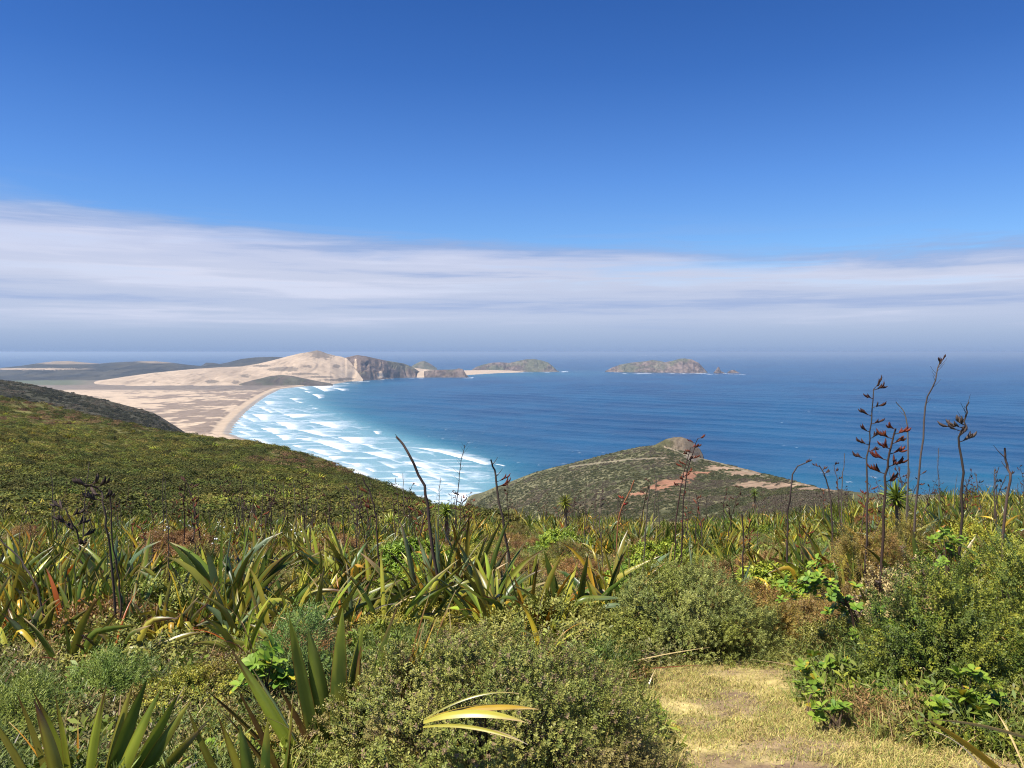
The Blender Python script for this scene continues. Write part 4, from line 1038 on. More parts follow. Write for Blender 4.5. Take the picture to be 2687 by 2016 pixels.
hero_flax('tall clump of very broad dark green flax blades at bottom centre', 336, 3.66, [], (10, .55, .025), seed=3, extra=[[
    B(-.06, 0, 0, LT, .20, .78, .075, .0, None, 1.25, 'deep', 'green'), B(-.03, .03, 0, LT, .12, .70, .085, .08, None, -1.2, 'green', 'deep'), B(0, 0, 0, RT, .02, .80, .085, .05, None, 1.3, 'deep', 'green'), B(.02, .04, 0, RT, .10, .72, .07, .1, None, 1.1, 'green', 'green'),
    B(.05, .02, 0, RT, .06, .62, .05, .1, None, .9, 'olive', 'brown')],
    [B(-.07, -.05, 0, LT - .3, .55, .62, .05, .15, None, 1.0, 'blue', 'tan'), B(-.10, -.03, 0, LT, .50, .72, .055, .1, None, -1.1, 'lime', 'brown'), B(-.02, -.06, 0, LT, .38, .52, .045, .2, None, 1.1, 'brown', 'brown'), B(-.15, -.04, 0, LT, .7, .62, .035, .2, None, 1.1, 'brown', 'brown'),
     B(.05, .05, 0, RT, .22, .82, .05, .15, None, .9, 'green', 'brown')]])
hero_flax('flax with golden dying blades beside one broad green blade at bottom centre', 396, 3.85, [], (6, .6, .016), seed=4, extra=[[
    B(0, 0, .1, RT, .16, .62, .026, .18, None, 1.0, 'gold', 'tan'), B(.01, .02, .1, RT, .24, .64, .024, .1, None, 1.2, 'orange', 'brown'), B(-.02, .01, .1, RT, .30, .66, .022, .1, None, .8, 'gold', 'tan'), B(-.03, 0, .1, RT, .22, .8, .014, .1, None, .8, 'rust', 'tan'), B(.0, .03, .1, RT, .33, .8, .013, .1, None, .8, 'rust', 'tan')],
    [B(.05, -.02, .08, RT, .16, .60, .075, .25, None, 1.2, 'deep', 'green'), B(-.05, .02, .05, LT, .02, .62, .04, .05, None, .9, 'green', 'olive'), B(.04, -.05, .05, RT, .02, .36, .05, .1, None, 1.0, 'green', 'green')]])
hero_flax('yellow dying flax blades flopped across the big round bush', 428, 3.2, [], (0,), seed=5, base=tuple(at_px(424, 3.02) + np.array([0, 0, .47])), extra=[[
    B(0, 0, 0, RT - .22, 1.15, .40, .042, .65, None, .30, 'yellow', 'tan', power=1.0), B(.01, .02, .0, RT - .08, 1.22, .43, .044, .45, None, .15, 'gold', 'tan', power=1.0), B(0, -.02, -.01, RT - .38, 1.28, .40, .022, .5, None, .2, 'yellow', 'tan', power=1.0),
    B(0, .0, .01, RT, 1.05, .38, .012, .7, None, .3, 'olive', 'tan'), B(.08, .02, -.02, RT - .4, 1.42, .34, .010, .5, None, .3, 'tan', 'grey')]])
# centre clumps
W5 = .062
hero_flax('large tall green flax clump standing in the centre of the view', 452, 8.2, [(-.35, .1, .2, 13, 1.10, W5, .6, (-.1, 0), KG), (-.12, -.05, 2.6, 14, 1.20, W5, .55, (.02, 0), KG), (.12, .15, .5, 13, 1.22, W5, .45, (.05, 0), KP), (.32, 0, 3.0, 12, 1.12, W5, .6, (.12, 0), KG), (.0, -.3, .1, 9, .8, W5, .7, (0, -.1), KP),
          (.25, -.3, -.3, 8, .75, W5, .8, (.1, -.1), KY), (-.25, -.28, .4, 8, .75, W5, .7, (-.05, -.1), KY)], (26, .75, .035), seed=6)
hero_flax('flax clump with bent over blades between the centre clump and the soft blue bush', 563, 6.9, [(-.32, .2, .3, 8, .78, .055, .5, (-.05, 0), KP), (.35, .25, .1, 7, .8, .055, .55, (.15, 0), KP)], (18, .6, .028), seed=7, extra=[[
    B(-.10, 0, 0, LT, .05, .50, .07, .1, None, 1.2, 'deep', 'green'), B(.0, 0, 0, RT, .28, .82, .062, .2, (.5, 1.15), .75, 'green', 'blue'), B(.06, .05, 0, LT, .26, .84, .085, .02, None, 1.2, 'deep', 'green'), B(.10, .02, 0, RT, .12, .80, .075, .08, None, -1.1, 'green', 'olive')],
    [B(.30, .05, 0, RT, .50, .72, .075, .02, None, 1.2, 'deep', 'green'), B(.36, 0, 0, RT, .52, .70, .07, -.08, None, -1.1, 'blue', 'blue'), B(.22, -.05, 0, RT, .30, .95, .05, .2, (.4, 1.3), .7, 'blue', 'olive'), B(.4, -.05, 0, RT, .85, .55, .06, .25, (.5, .8), .9, 'orange', 'brown'), B(.42, -.02, 0, RT, .75, .6, .045, .1, None, 1.0, 'lime', 'tan')],
    [B(-.2, -.1, 0, LT, .1, .55, .05, .7, (.5, 1.1), 1.0, 'green', 'olive'), B(-.26, -.12, 0, LT, .05, .44, .07, .15, None, 1.1, 'green', 'deep'), B(-.4, -.15, 0, LT, .35, .6, .085, .1, (.75, .9), 1.1, 'deep', 'green'), B(.05, -.12, 0, RT, .35, .55, .02, 1.9, None, .6, 'gold', 'tan')]])
hero_flax('wind swept flax clump with golden blades left of the centre clump', 345, 7.2, [(-.5, .1, .1, 9, .8, .05, .7, (.28, 0), KY), (-.22, -.1, .2, 10, .85, .05, .7, (.30, 0), KY), (.1, .12, .0, 10, .9, .05, .6, (.30, 0), KP), (.38, -.06, .1, 10, .9, .05, .65, (.28, 0), KY), (.62, .1, .3, 8, .85, .05, .6, (.2, 0), KP)], (30, .8, .03), seed=8, bend=(.2, .9))
hero_flax('dark flax clump with two hanging yellow blades left of centre', 165, 6.7, [(-.35, .1, .3, 9, .72, .055, .7, (-.15, 0), KG), (-.05, -.02, 2.9, 9, .7, .05, .8, (.0, -.1), KG), (.22, .05, .1, 9, .68, .05, .8, (.1, 0), KP), (.5, .1, .3, 9, .62, .05, .6, (.05, 0), KG)], (22, .6, .03), seed=9, extra=[[
    B(.12, -.15, .15, RT - 1.2, .3, .62, .045, .3, (.38, 2.1), .3, 'gold', 'tan'), B(.18, -.15, .15, RT - .5, .3, .58, .045, .3, (.38, 2.1), .3, 'yellow', 'tan'), B(-.15, -.2, .1, RT, .8, .5, .05, .2, None, .8, 'yellow', 'brown')]])
hero_flax('flax clump with drooping yellow blades at the left edge', 8, 6.6, [(-.2, 0, .3, 9, .7, .05, .8, (.1, 0), KY), (.08, .1, 2.8, 9, .7, .05, .8, (.15, -.1), KP), (.3, 0, .2, 8, .7, .05, .8, (.2, 0), KP)], (16, .6, .03), seed=10, extra=[[
    B(.0, -.2, .1, RT - .6, .3, .6, .05, .4, (.4, 1.9), .3, 'yellow', 'tan'), B(.12, -.2, .1, RT - .3, .5, .6, .04, .4, (.4, 1.6), .3, 'gold', 'tan')]])
hero_flax('flax clump with golden blades leaning left on the right slope', 832, 9.4, [(-.3, 0, .1, 8, .95, .06, .7, (-.30, 0), KY), (.05, .1, .2, 9, 1.0, .06, .6, (-.22, 0), KY), (.32, 0, .0, 8, .9, .06, .6, (-.15, 0), KY)], (14, .7, .03), seed=11)
hero_flax('flax with broad upright grey green blades beside the brown bushes', 930, 7.6, [(-.1, 0, .1, 6, 1.05, .085, .45, (-.05, 0), KG), (.2, .1, .3, 7, .95, .07, .6, (.1, 0), KP)], (10, .7, .03), seed=12)
hero_flax('flax clump with orange blades at the right edge of the bank', 1012, 7.2, [(-.3, .2, .1, 9, .95, .05, .8, (-.25, 0), KY), (0, .1, .3, 9, 1.05, .05, .7, (-.2, 0), KY), (.3, 0, .0, 9, 1.0, .05, .8, (-.2, -.1), KP)], (24, .95, .03), seed=13)
hero_flax('single orange flax blade leaning in at the bottom right corner', 1048, 3.3, [], (6, .5, .015), seed=14, extra=[[B(-.1, 0, .0, LT, 1.02, .35, .045, .2, None, 1.2, 'orange', 'tan'), B(-.05, 0, .0, LT, .8, .6, .03, .3, None, 1.1, 'gold', 'tan'), B(0, 0, .25, LT, 1.25, .5, .018, .3, None, 1.1, 'tan', 'tan')]])

hero_flax('flax clump with long blades leaning right behind the left gorse', 92, 5.7, [(-.15, 0, .1, 8, .75, .05, .9, (.25, -.05), KP), (.15, .1, .2, 8, .7, .05, .9, (.3, 0), KY)], (16, .6, .02), seed=15, bend=(.3, 1.2), kinkp=.25)
hero_flax('half dead flax clump with drooping gold blades above the leafy herb', 258, 6.1, [(-.1, 0, .1, 7, .6, .045, .9, (.0, -.1), KY), (.15, .1, .2, 7, .65, .045, .9, (.15, 0), KY)], (26, .6, .022), seed=16, bend=(.4, 1.4), kinkp=.3)
hero_flax('low ragged flax clump left of the soft blue green bush', 520, 5.7, [(-.1, 0, .1, 7, .55, .05, .9, (.0, -.1), KP), (.15, .1, .2, 7, .6, .045, .9, (.1, 0), KY)], (26, .6, .02), seed=17, bend=(.3, 1.3), kinkp=.3)

# white daisies in the far grass on the left
for k in range(15):
    rg = np.random.default_rng(950 + k); pd = rg.uniform(120, 345); Yd = rg.uniform(17, 30); g = at_px(pd, Yd)
    t = thing('daisy_plant', 'white flowered daisy in the pale grass below the left hillside', 'daisy', g, 0, 'white daisies in the far grass')
    mb = MB()
    for q in range(7): tube(mb, [(0, 0, -.02), (rg.normal(0, .08), rg.normal(0, .08), .25), (rg.normal(0, .13), rg.normal(0, .13), .42)], .006, COL['green'], 4)
    for q in range(14): blade(mb, np.append(rg.normal(0, .05, 2), 0), rg.uniform(0, 6.28), rg.uniform(.2, 1.2), .2, .03, .5, None, rg.uniform(-1, 1), 'green', 'green', 3, rg)
    link('leaves', mb.mesh('daisy_leaves'), M_SHRUB, t)
    for q in range(3):
        mb = MB(); c0 = np.array((rg.normal(0, .2), rg.normal(0, .2), rg.uniform(.42, .6))); th = np.linspace(0, 6.28, 10)[:-1]
        ring = np.stack([np.cos(th) * .026, np.sin(th) * .026, .006 * np.cos(th * 3)], 1) + c0; ring[:, 2] += (ring[:, 1] - c0[1]) * .6
        V = np.vstack([ring, [c0 + (0, 0, .012)], [c0 - (0, 0, .012)]]); f = [(a, (a + 1) % 9, 9, 9) for a in range(9)] + [((a + 1) % 9, a, 10, 10) for a in range(9)]
        mb.add(V, np.array([(a, (a + 1) % 9, 9, a) for a in range(9)])[:, [0, 1, 2, 2]], np.array((.8, .8, .76))) if False else None
        me = mesh_from('flower', V, np.array([(a, (a + 1) % 9, 9) for a in range(9)] + [((a + 1) % 9, a, 10) for a in range(9)]), np.tile(np.array((.8, .8, .76)), (11, 1)))
        link('flower', me, M_SHRUB, t)
        tb = MB(); tube(tb, [(0, 0, 0), c0 * .5 + (0, 0, .05), c0], .005, COL['green'], 4); link('stem', tb.mesh('daisy_stem'), M_SHRUB, t)

# fallen blades on the path
def fallen(label, px, Y, az, L_, W_, kind, lift=.02):
    mb = MB(); blade(mb, (0, 0, lift), az, 1.5, L_, W_, .10, None, .15, kind, 'tan', 10)
    o = link('fallen_leaf', mb.mesh('fallen_leaf', True), M_FLAX, None, at_px(px, Y)); tag(o, label, 'fallen leaf')
fallen('yellow fallen flax blade lying at the left edge of the path', 637, 4.75, -.95, .42, .032, 'gold', .05)
fallen('long dry straw coloured blade fallen beside the soft blue green bush', 612, 5.6, .35, .8, .012, 'tan', .10)
fallen('second dry blade lying just under the longer one by the bush', 618, 5.5, .12, .6, .012, 'rust', .08)
fallen('broken dry brown twig blade lying on the bare earth of the path', 745, 3.45, .5, .2, .008, 'brown', .015)
fallen('thin dry blade hanging over the path beneath the glossy shrub', 838, 5.2, 2.75, .55, .014, 'tan', .12)

# ------------------------------------------------------------------ flower stalks
def stalk_mesh(pts, r0, r1, col, twigs, rng):
    mb = MB(); pts = np.asarray(pts, float)
    t = np.linspace(0, 1, 16); seg = np.linspace(0, 1, len(pts))
    P = np.stack([np.interp(t, seg, pts[:, k]) for k in range(3)], 1)
    # smooth the bends a little, keep the knotty zigzag
    P[1:-1] = .25 * P[:-2] + .5 * P[1:-1] + .25 * P[2:]
    P[1:-1] += rng.normal(0, r0 * .45, (14, 3)) * np.array([1, 1, .2])
    tube(mb, P, r0 + (r1 - r0) * t, col, 6)
    for f in twigs:
        p = np.array([np.interp(f, t, P[:, k]) for k in range(3)]); a = rng.choice([0, math.pi]) + rng.normal(0, .5); l = rng.uniform(.04, .13)
        d = np.array([math.cos(a) * .8, math.sin(a) * .8, .6]); q = np.linspace(0, 1, 4)[:, None]
        tube(mb, p + d * l * q + UP * .03 * q * q, r1 * .55 * (1.1 - q[:, 0] * .7), col, 5)
    return mb.mesh('flower_stalk'), P, t

def hero_stalk(label, top_pts, Y, base_px, r0, r1, col, pods=(), twigs=(), seed=0, podcol=POD, podL=.07, podr=.010, leaves=10, npod=(3, 5)):
    """top_pts: stalk line in the view, set at distance Y; the foot stands on the ground there, in its own flax plant"""
    rng = np.random.default_rng(seed + 500)
    g = at_px(base_px, Y); t = thing('flax_plant', label, 'flax plant', g)
    pts = [np.zeros(3) - UP * .05]
    for a, b in top_pts:
        pts.append(np.array([(a - 512) / F * Y, Y, CAMZ - (b - HY) / F * Y]) - g + np.array([0, rng.normal(0, .03), 0]))
    me, P, tt = stalk_mesh(pts, r0, r1, col, twigs, rng)
    st = link('flower_stalk', me, M_WOOD, t); note(t, st)
    for k, (f, side) in enumerate(pods):
        p = np.array([np.interp(f, tt, P[:, q]) for q in range(3)])
        d = np.array([side * 1.0, rng.normal(0, .45), .38])
        cl = link('seed_cluster', pod_cluster(p, d, int(rng.integers(*npod)), podL * rng.uniform(.8, 1.1), podr, podcol, rng).mesh('seed_cluster', True), M_WOOD, st); note(st, cl)
    if leaves:
        for q in range(2):
            note(t, link('leaf_fan', fan((rng.normal(0, .12), rng.normal(0, .12), -.02), rng.uniform(0, 3), leaves // 2 + 2, .7, .05, .7, (0, 0), KP, rng, 8).mesh('leaf_fan', True), M_FLAX, t))
    return t
alt = lambda n, a, b, s=1: [(a + (b - a) * k / (n - 1), s * (1 if k % 2 else -1)) for k in range(n)]
hero_stalk('tall flax stalk with dark pods all the way up, left of the red podded one', [(865.5, 515), (868, 460), (870, 430), (873.3, 389)], 8.0, 863, .0105, .005, DARK * 1.3, alt(10, .52, .995) + [(1, 0.3)], (), 1, POD, .07, .009, npod=(4, 6))
hero_stalk('flax stalk with large red brown seed pods', [(882.6, 532), (885, 480), (889, 450), (894, 428)], 6.6, 881, .0125, .0065, np.array((.06, .035, .028)), alt(10, .50, .99, -1), (), 2, PODR * .50, .075, .010, npod=(4, 7))
hero_stalk('thin pale grey flax stalk bent over at the top', [(906.6, 504), (907, 450), (905, 415), (900, 407), (895.7, 402)], 9.0, 906, .010, .004, GREYW, [], (.5, .62, .75), 3)
hero_stalk('tallest bare flax stalk reaching up to the horizon on the right', [(915, 506), (921, 455), (927, 405), (934, 380), (940.7, 362)], 8.4, 911, .0125, .005, np.array((.085, .065, .055)), [(1.0, .3), (.985, -.3), (.96, .4)], (.55, .62, .74, .80, .84, .87, .9, .93, .95, .97), 4, POD, .05, .007)
hero_stalk('forked dark flax stalk with hanging pods near the right edge', [(961.6, 521), (962, 470), (958, 440), (962, 425), (965, 415), (968.6, 402)], 6.8, 961, .012, .005, DARK, [(.60, -1), (.64, -1), (.55, 1), (.5, 1), (.68, -1)], (.75, .8, .85, .9, .95), 5, DARK * 1.4, .085, .013)
hero_stalk('bare grey double flax stalk at the far right edge', [(1005, 512), (1010, 475), (1006, 460), (1003.5, 448)], 7.0, 1003, .013, .008, np.array((.14, .095, .075)), [], (.6, .8), 6)
hero_stalk('dark flax stalk with a drooping top right of the headland', [(832, 514), (830, 490), (826, 475), (821, 466)], 10.5, 833, .012, .006, DARK * 1.5, [(.86, 1), (.78, 1), (.95, -1)], (.7,), 7, POD, .06, .010)
hero_stalk('flax stalk arching over to the right in front of the sea', [(788, 521), (790, 490), (793, 474), (799, 466), (806, 463.5)], 10.0, 787, .013, .006, np.array((.06, .042, .036)), [(.97, 1), (1, 1)], (.6,), 8, POD, .06, .008)
hero_stalk('flax stalk with small red pods crossing the right end of the headland', [(682.5, 514), (686, 480), (692, 455), (698, 438.5)], 12.0, 681, .012, .005, np.array((.055, .03, .028)), alt(8, .5, 1.0), (.6,), 9, PODR * .55, .07, .010)
hero_stalk('flax stalk with red flowers left of the one crossing the headland', [(676, 520), (680, 490), (685, 465), (690, 448)], 12.6, 674, .011, .005, np.array((.06, .03, .028)), alt(7, .45, 1.0, -1), (), 10, PODR * .6, .07, .010)
hero_stalk('tall bare broken flax stalk leaning left across the surf', [(436, 570), (430, 520), (426, 500), (421, 480), (411, 456), (403, 445), (395.7, 437.7)], 7.9, 440.7, .019, .012, np.array((.07, .047, .040)), [], (.93,), 11)
hero_stalk('bare dark flax stalk with a broken tip and one red tuft', [(512, 575), (505, 533), (498, 487), (494, 470), (491, 459.5)], 9.7, 515, .020, .010, DARK * 1.2, [(.62, 1), (.66, 1)], (.72, .9), 12, PODR * .5, .09, .011)
hero_stalk('slender straight flax stalk right of the leaning broken one', [(455.4, 515), (458, 490), (460, 468), (464.7, 444.7)], 11.0, 453, .009, .004, DARK, [], (.6, .68, .72, .78, .82, .86, .9, .93, .96, .98), 13)
hero_stalk('thick dark flax stalk with a reddish side tuft left of the surf', [(380, 570), (377, 520), (372, 498), (363, 478)], 10.2, 382, .014, .009, np.array((.055, .035, .03)), [(.62, -1), (.68, -1), (.8, -1)], (), 14, PODR * .45, .07, .011)
hero_stalk('curving dark flax stalk with heavy black pods on the left', [(116, 600), (112, 545), (109, 520), (105, 500), (98, 490), (93, 484)], 6.4, 122.5, .0105, .006, DARK, [(1.0, 1), (.99, -1), (.93, -1), (.9, 1), (.72, -1), (.7, 1), (.68, -1)], (.85,), 15, DARK * 1.1, .075, .013)
hero_stalk('straight dark flax stalk standing beside the curving podded one', [(117, 590), (112, 540), (109.5, 490)], 6.6, 124, .008, .005, DARK * 1.4, [], (), 16)
hero_stalk('short dark flax stalk with large clustered black pods at the left', [(88, 585), (80, 560), (78, 540), (74, 525), (66, 508)], 9.2, 93, .013, .007, DARK, [(.98, -1), (.9, 1), (.82, -1), (.78, 1), (.7, -1), (.62, 1), (.55, 1)], (), 17, DARK * 1.1, .10, .016)
hero_stalk('thin pale leaning stalk near the left edge', [(40, 585), (20, 562), (0, 540)], 6.9, 53, .010, .006, np.array((.12, .09, .07)), [], (.5,), 18)
hero_stalk('short dark bare stalk standing on the slope right of centre', [(743, 560), (744, 540), (742, 514)], 9.2, 744, .010, .008, DARK, [], (), 19, leaves=6)
hero_stalk('stalk with a curled leaf wrapped round it below the headland', [(617, 528), (622, 505), (630, 492), (634, 480)], 13.0, 616, .010, .012, np.array((.30, .13, .06)), [(.6, -1), (.5, 1)], (), 20, np.array((.4, .05, .03)), .06, .012)

# kinds to copy over the slope
KN = {}
def flax_kind(i, nf, L_, pal, W_, lean, spread):
    rng = np.random.default_rng(700 + i)
    t = thing('flax_plant', 'flax', 'flax plant', (0, 0, 0)); nf += 1
    for q in range(nf):
        a = q / nf * 6.28 + rng.normal(0, .4); rr = .20 * math.sqrt(nf / 4)
        note(t, link('leaf_fan', fan((rr * math.cos(a) * rng.uniform(.3, 1), rr * math.sin(a) * rng.uniform(.3, 1), -.03), rng.uniform(0, 3.14), 7, L_, W_, spread * 1.25, lean, pal, rng, 7, (.2, 1.2), .24).mesh('leaf_fan', True), M_FLAX, t))
    note(t, link('dead_leaves', dead_blades((0, 0, 0), 11, L_ * .8, .026, rng, 5).mesh('dead_leaves', True), M_FLAX, t))
    return t
kinds = [flax_kind(0, 4, .85, KP, .056, (.06, 0), .6), flax_kind(1, 4, .75, KY, .056, (.12, 0), .7), flax_kind(2, 5, .95, KG, .062, (.02, 0), .55), flax_kind(3, 3, .8, KY, .056, (-.1, 0), .6),
         flax_kind(4, 3, .7, KP, .056, (.0, 0), .7), flax_kind(5, 5, .9, KP, .062, (.1, 0), .6), flax_kind(6, 3, .85, ['yellow', 'lime', 'olive', 'yellow', 'gold'], .056, (.0, 0), .65), flax_kind(7, 4, .7, ['rust', 'olive', 'brown', 'orange', 'green', 'olive'], .032, (.1, 0), .7)]
LAB = {0: 'olive flax plant', 1: 'yellowish flax plant', 2: 'tall green flax plant', 3: 'yellowish flax plant', 4: 'olive flax plant', 5: 'olive flax plant', 6: 'pale lime flax plant', 7: 'brown flax plant'}
stalks = []
for i in range(8):
    rng = np.random.default_rng(800 + i); h = [1.7, 1.4, 2.0, 1.6, 1.9, 1.3, 1.75, 1.5][i]; s_ = rng.choice([-1, 1]); bend = [.1, .25, .05, .35, .12, .2, .4, .08][i]
    q = np.linspace(0, 1, 6); pts = np.stack([s_ * bend * q ** 2.2, rng.normal(0, .03, 6) * q, q * h - .05 - .12 * bend * q ** 3], 1)
    col = [DARK, DARK * 1.5, np.array((.10, .075, .06)), DARK, GREYW * .8, DARK * 1.3, np.array((.07, .04, .035)), DARK][i]
    me, P, tt = stalk_mesh(pts, .013, .006, col, [(), (.7, .8, .9), (.6, .7, .75, .8, .85, .9, .95), (.8,), (.75, .9), (), (.6, .8), (.7, .78, .86, .93)][i], rng)
    pods = [alt(6, .62, 1.0), alt(3, .8, 1.0), [], alt(5, .7, 1.0, -1), [], alt(6, .6, 1.0), alt(4, .75, 1.0), []][i]
    stalks.append((me, [pod_cluster(np.array([np.interp(f, tt, P[:, q]) for q in range(3)]), (sd_, rng.normal(0, .4), .5), 3, .08, .012, [POD, DARK, PODR * .6][i % 3], rng).mesh('seed_cluster', True) for f, sd_ in pods]))
def add_stalk(root, i, sc, rz, off):
    me, cl = stalks[i]
    o = bpy.data.objects.new('flower_stalk', me); C.objects.link(o)
    if not me.materials: me.materials.append(M_WOOD)
    o.parent = root; o.location = off; o.scale = (sc, sc, sc); o.rotation_euler = (0, 0, rz)
    for m in cl:
        if not m.materials: m.materials.append(M_WOOD)
        c = bpy.data.objects.new('seed_cluster', m); C.objects.link(c); c.parent = o
placed = []
def free(x, y, r):
    if path_mask(np.array([x - r * .5, x, x + r * .5]), np.array([y, y, y])).any(): return False
    for bx, by, br in BUSH:
        if (x - bx) ** 2 + (y - by) ** 2 < (br + r * .3) ** 2: return False
    for a, b, c in placed:
        if (x - a) ** 2 + (y - b) ** 2 < (c + r) ** 2 * .16: return False
    return True
rng = np.random.default_rng(77)
used = set(); cnt = 0; tries = 0
ZN = [(30, 'on the far crest'), (19, 'far downslope'), (11, 'halfway downslope'), (0, 'among the nearer bushes')]
LM = [(130, 'below the left edge of the hillside'), (340, 'below the left hillside'), (480, 'below the surf'), (600, 'below the headland flank'), (720, 'below the rocky knoll'), (850, 'below the sandy ridge'), (2000, 'below the open sea')]
while cnt < 250 and tries < 12000:
    tries += 1
    y = 6.2 * (46 / 6.2) ** (rng.random() ** .82); pxx = rng.uniform(-25, 1050); x = (pxx - 512) / F * y
    if y < 10 and 690 < pxx < 800: continue
    if pxx < 400 and 8.3 < y < 15.5 and rng.random() < .5: continue
    if 470 < pxx < 700 and 9.5 < y < 13 and rng.random() < .6: continue
    dens = fbm(np.array([x / 3.2]), np.array([y / 4.2]), 221, 3)[0]
    if dens < .49 and rng.random() < .88: continue
    if 600 < pxx < 820 and 15 < y < 32 and rng.random() < .55: continue
    if fbm(np.array([x / 2.6]), np.array([y / 3.4]), 205, 3)[0] > .57 and rng.random() < .85: continue
    if not free(x, y, .55): continue
    placed.append((x, y, .55))
    k = int(rng.integers(8)); 
    if rng.random() < .3 and y > 20: k = int(rng.choice([6, 1, 0]))
    side = next(n for q, n in LM if pxx < q)
    zone = next(n for d, n in ZN if y >= d)
    sc = rng.uniform(.85, 1.28) if y < 14 else rng.uniform(.72, 1.18)
    lab = '%s %s %s' % (LAB[k], zone, side); grp = '%ss %s %s' % (LAB[k], zone, side)
    loc = (x, y, float(on_ground(x, y)) - .02); rz = rng.uniform(-.5, .5) + (math.pi if rng.random() < .3 else 0)
    if k in used: r_ = dup(kinds[k], loc, rz, sc, lab, grp)
    else:
        r_ = kinds[k]; used.add(k); r_.location = loc; r_.rotation_euler = (0, 0, rz); r_.scale = (sc, sc, sc); r_['label'] = lab; r_['group'] = grp
    p_st = .80 if y > 12 else .25
    if rng.random() < p_st:
        for _ in range(1 + (rng.random() < .55) + (rng.random() < .3)):
            add_stalk(r_, int(rng.integers(8)), (rng.uniform(.6, 1.2) if y > 13 else rng.uniform(.5, .85)) / sc, rng.uniform(0, 6.28), (rng.normal(0, .12), rng.normal(0, .12), 0))
    cnt += 1

# low shrubs between the flax: a few kinds, copied
sk = []
for i, (rad, n_, leaf, per, a, b, kw, lb) in enumerate([
        ((.55, .55, .40), 1500, (.034, .014), 8, (.095, .125, .045), (.17, .19, .075), {}, 'grey green low shrub'), ((.5, .5, .42), 1500, (.036, .009), 9, (.10, .068, .04), (.16, .105, .055), {}, 'rusty brown low shrub'),
        ((.5, .5, .45), 1100, (.05, .024), 7, (.075, .13, .022), (.16, .215, .04), {}, 'bright green low shrub'), ((.6, .6, .34), 1500, (.034, .014), 8, (.095, .11, .03), (.165, .165, .045), {}, 'olive yellow low shrub'),
        ((.45, .45, .5), 1300, (.036, .008), 9, (.05, .06, .022), (.09, .095, .03), {}, 'dark low shrub')]):
    sk.append((shrub('low_shrub', lb, (0, 0, 0), 0, bush_mesh('low_shrub_foliage', n_, rad, leaf, per, a, b, 330 + i, lump=.32, sprig=.07, **kw), branch_mesh('low_shrub_branches', 14, rad, 340 + i), M_SHRUB), lb))
used2 = set(); cnt = 0; tries = 0; pl2 = []
while cnt < 165 and tries < 9000:
    tries += 1
    y = 5.5 * (46 / 5.5) ** rng.random(); pxx = rng.uniform(-25, 1050); x = (pxx - 512) / F * y
    if not free(x, y, .35) or any((x - a) ** 2 + (y - b) ** 2 < .8 for a, b in pl2): continue
    pl2.append((x, y))
    k = int(rng.choice([0, 0, 1, 1, 2, 3, 3, 4])); sc = rng.uniform(.6, 1.25); side = next(n for q, n in LM if pxx < q); zone = next(n for d, n in ZN if y >= d)
    lab = '%s %s %s' % (sk[k][1], zone, side); grp = '%ss %s %s' % (sk[k][1], zone, side)
    loc = (x, y, float(on_ground(x, y)) - .03); s3 = (sc, sc, sc * rng.uniform(.7, 1.15)); rz = rng.uniform(0, 6.28)
    if k in used2: dup(sk[k][0], loc, rz, s3, lab, grp)
    else:
        r_ = sk[k][0]; used2.add(k); r_.location = loc; r_.rotation_euler = (0, 0, rz); r_.scale = s3; r_['label'] = lab; r_['group'] = grp
    cnt += 1

# ------------------------------------------------------------------ cabbage trees
def cabbage(label, px, Y, py_c, rc, n, kinds_, seed, trunk_r=.05, skirt=True, name='cabbage_tree'):
    rng = np.random.default_rng(seed); g = at_px(px, Y); zc = CAMZ - (py_c - HY) / F * Y - g[2]
    t = thing(name, label, 'cabbage tree', g)
    mb = MB(); q = np.linspace(0, 1, 8)
    tube(mb, np.stack([.03 * np.sin(q * 3), 0 * q, -.08 + q * (zc + .08)], 1), trunk_r * (1.15 - .4 * q), np.array((.16, .125, .09)), 8); link('trunk', mb.mesh('trunk', True), M_WOOD, t)
    mb = MB()
    for k in range(n):
        th = math.acos(1 - 1.62 * (k + .5) / n); a = k * 2.39996 + rng.normal(0, .2)
        blade(mb, (0, 0, zc - .08 + .14 * rng.random()), a, th, rc * rng.uniform(.85, 1.1), rc * .085, rng.uniform(.1, .45), None, rng.uniform(-.5, .5), kinds_[rng.integers(len(kinds_))], 'olive', 6, rng)
    link('crown', mb.mesh('crown', True), M_FLAX, t)
    if skirt:
        mb = MB()
        for k in range(40):
            blade(mb, (0, 0, zc - .05 - .5 * rng.random() * zc * .6), rng.uniform(0, 6.28), rng.uniform(2.3, 2.8), rc * rng.uniform(.6, 1.0), rc * .07, .3, None, rng.uniform(-1, 1), ['tan', 'grey', 'rust'][k % 3], 'tan', 5, rng)
        link('dead_leaves', mb.mesh('dead_leaves', True), M_FLAX, t)
    return t
KC = ['deep', 'green', 'green', 'lime']
cabbage('dark green young cabbage tree in front of the surf', 446, 21.0, 512, .30, 150, KC, 601)
cabbage('young cabbage tree with a long skirted trunk below the headland', 565, 23.5, 503, .29, 120, ['green', 'lime', 'olive', 'lime'], 602)
cabbage('small yellowish cabbage tree in front of the left hillside', 253.5, 36.0, 501, .36, 90, ['olive', 'yellow', 'green', 'lime'], 603, .06)
cabbage('tiny dark cabbage tree beside the pale sand patch of the headland', 754.6, 42.0, 493, .32, 80, KC, 604, .06)
cabbage('low yellow green cabbage tree in the flax left of the dark one', 391, 27.0, 521, .40, 80, ['yellow', 'lime', 'olive'], 605, .05, False)
cabbage('bright green cabbage tree crown behind the red seed stalk', 896.5, 14.0, 498, .34, 90, ['lime', 'green', 'green'], 606, .05, False)
HAZE = 5.0e-5
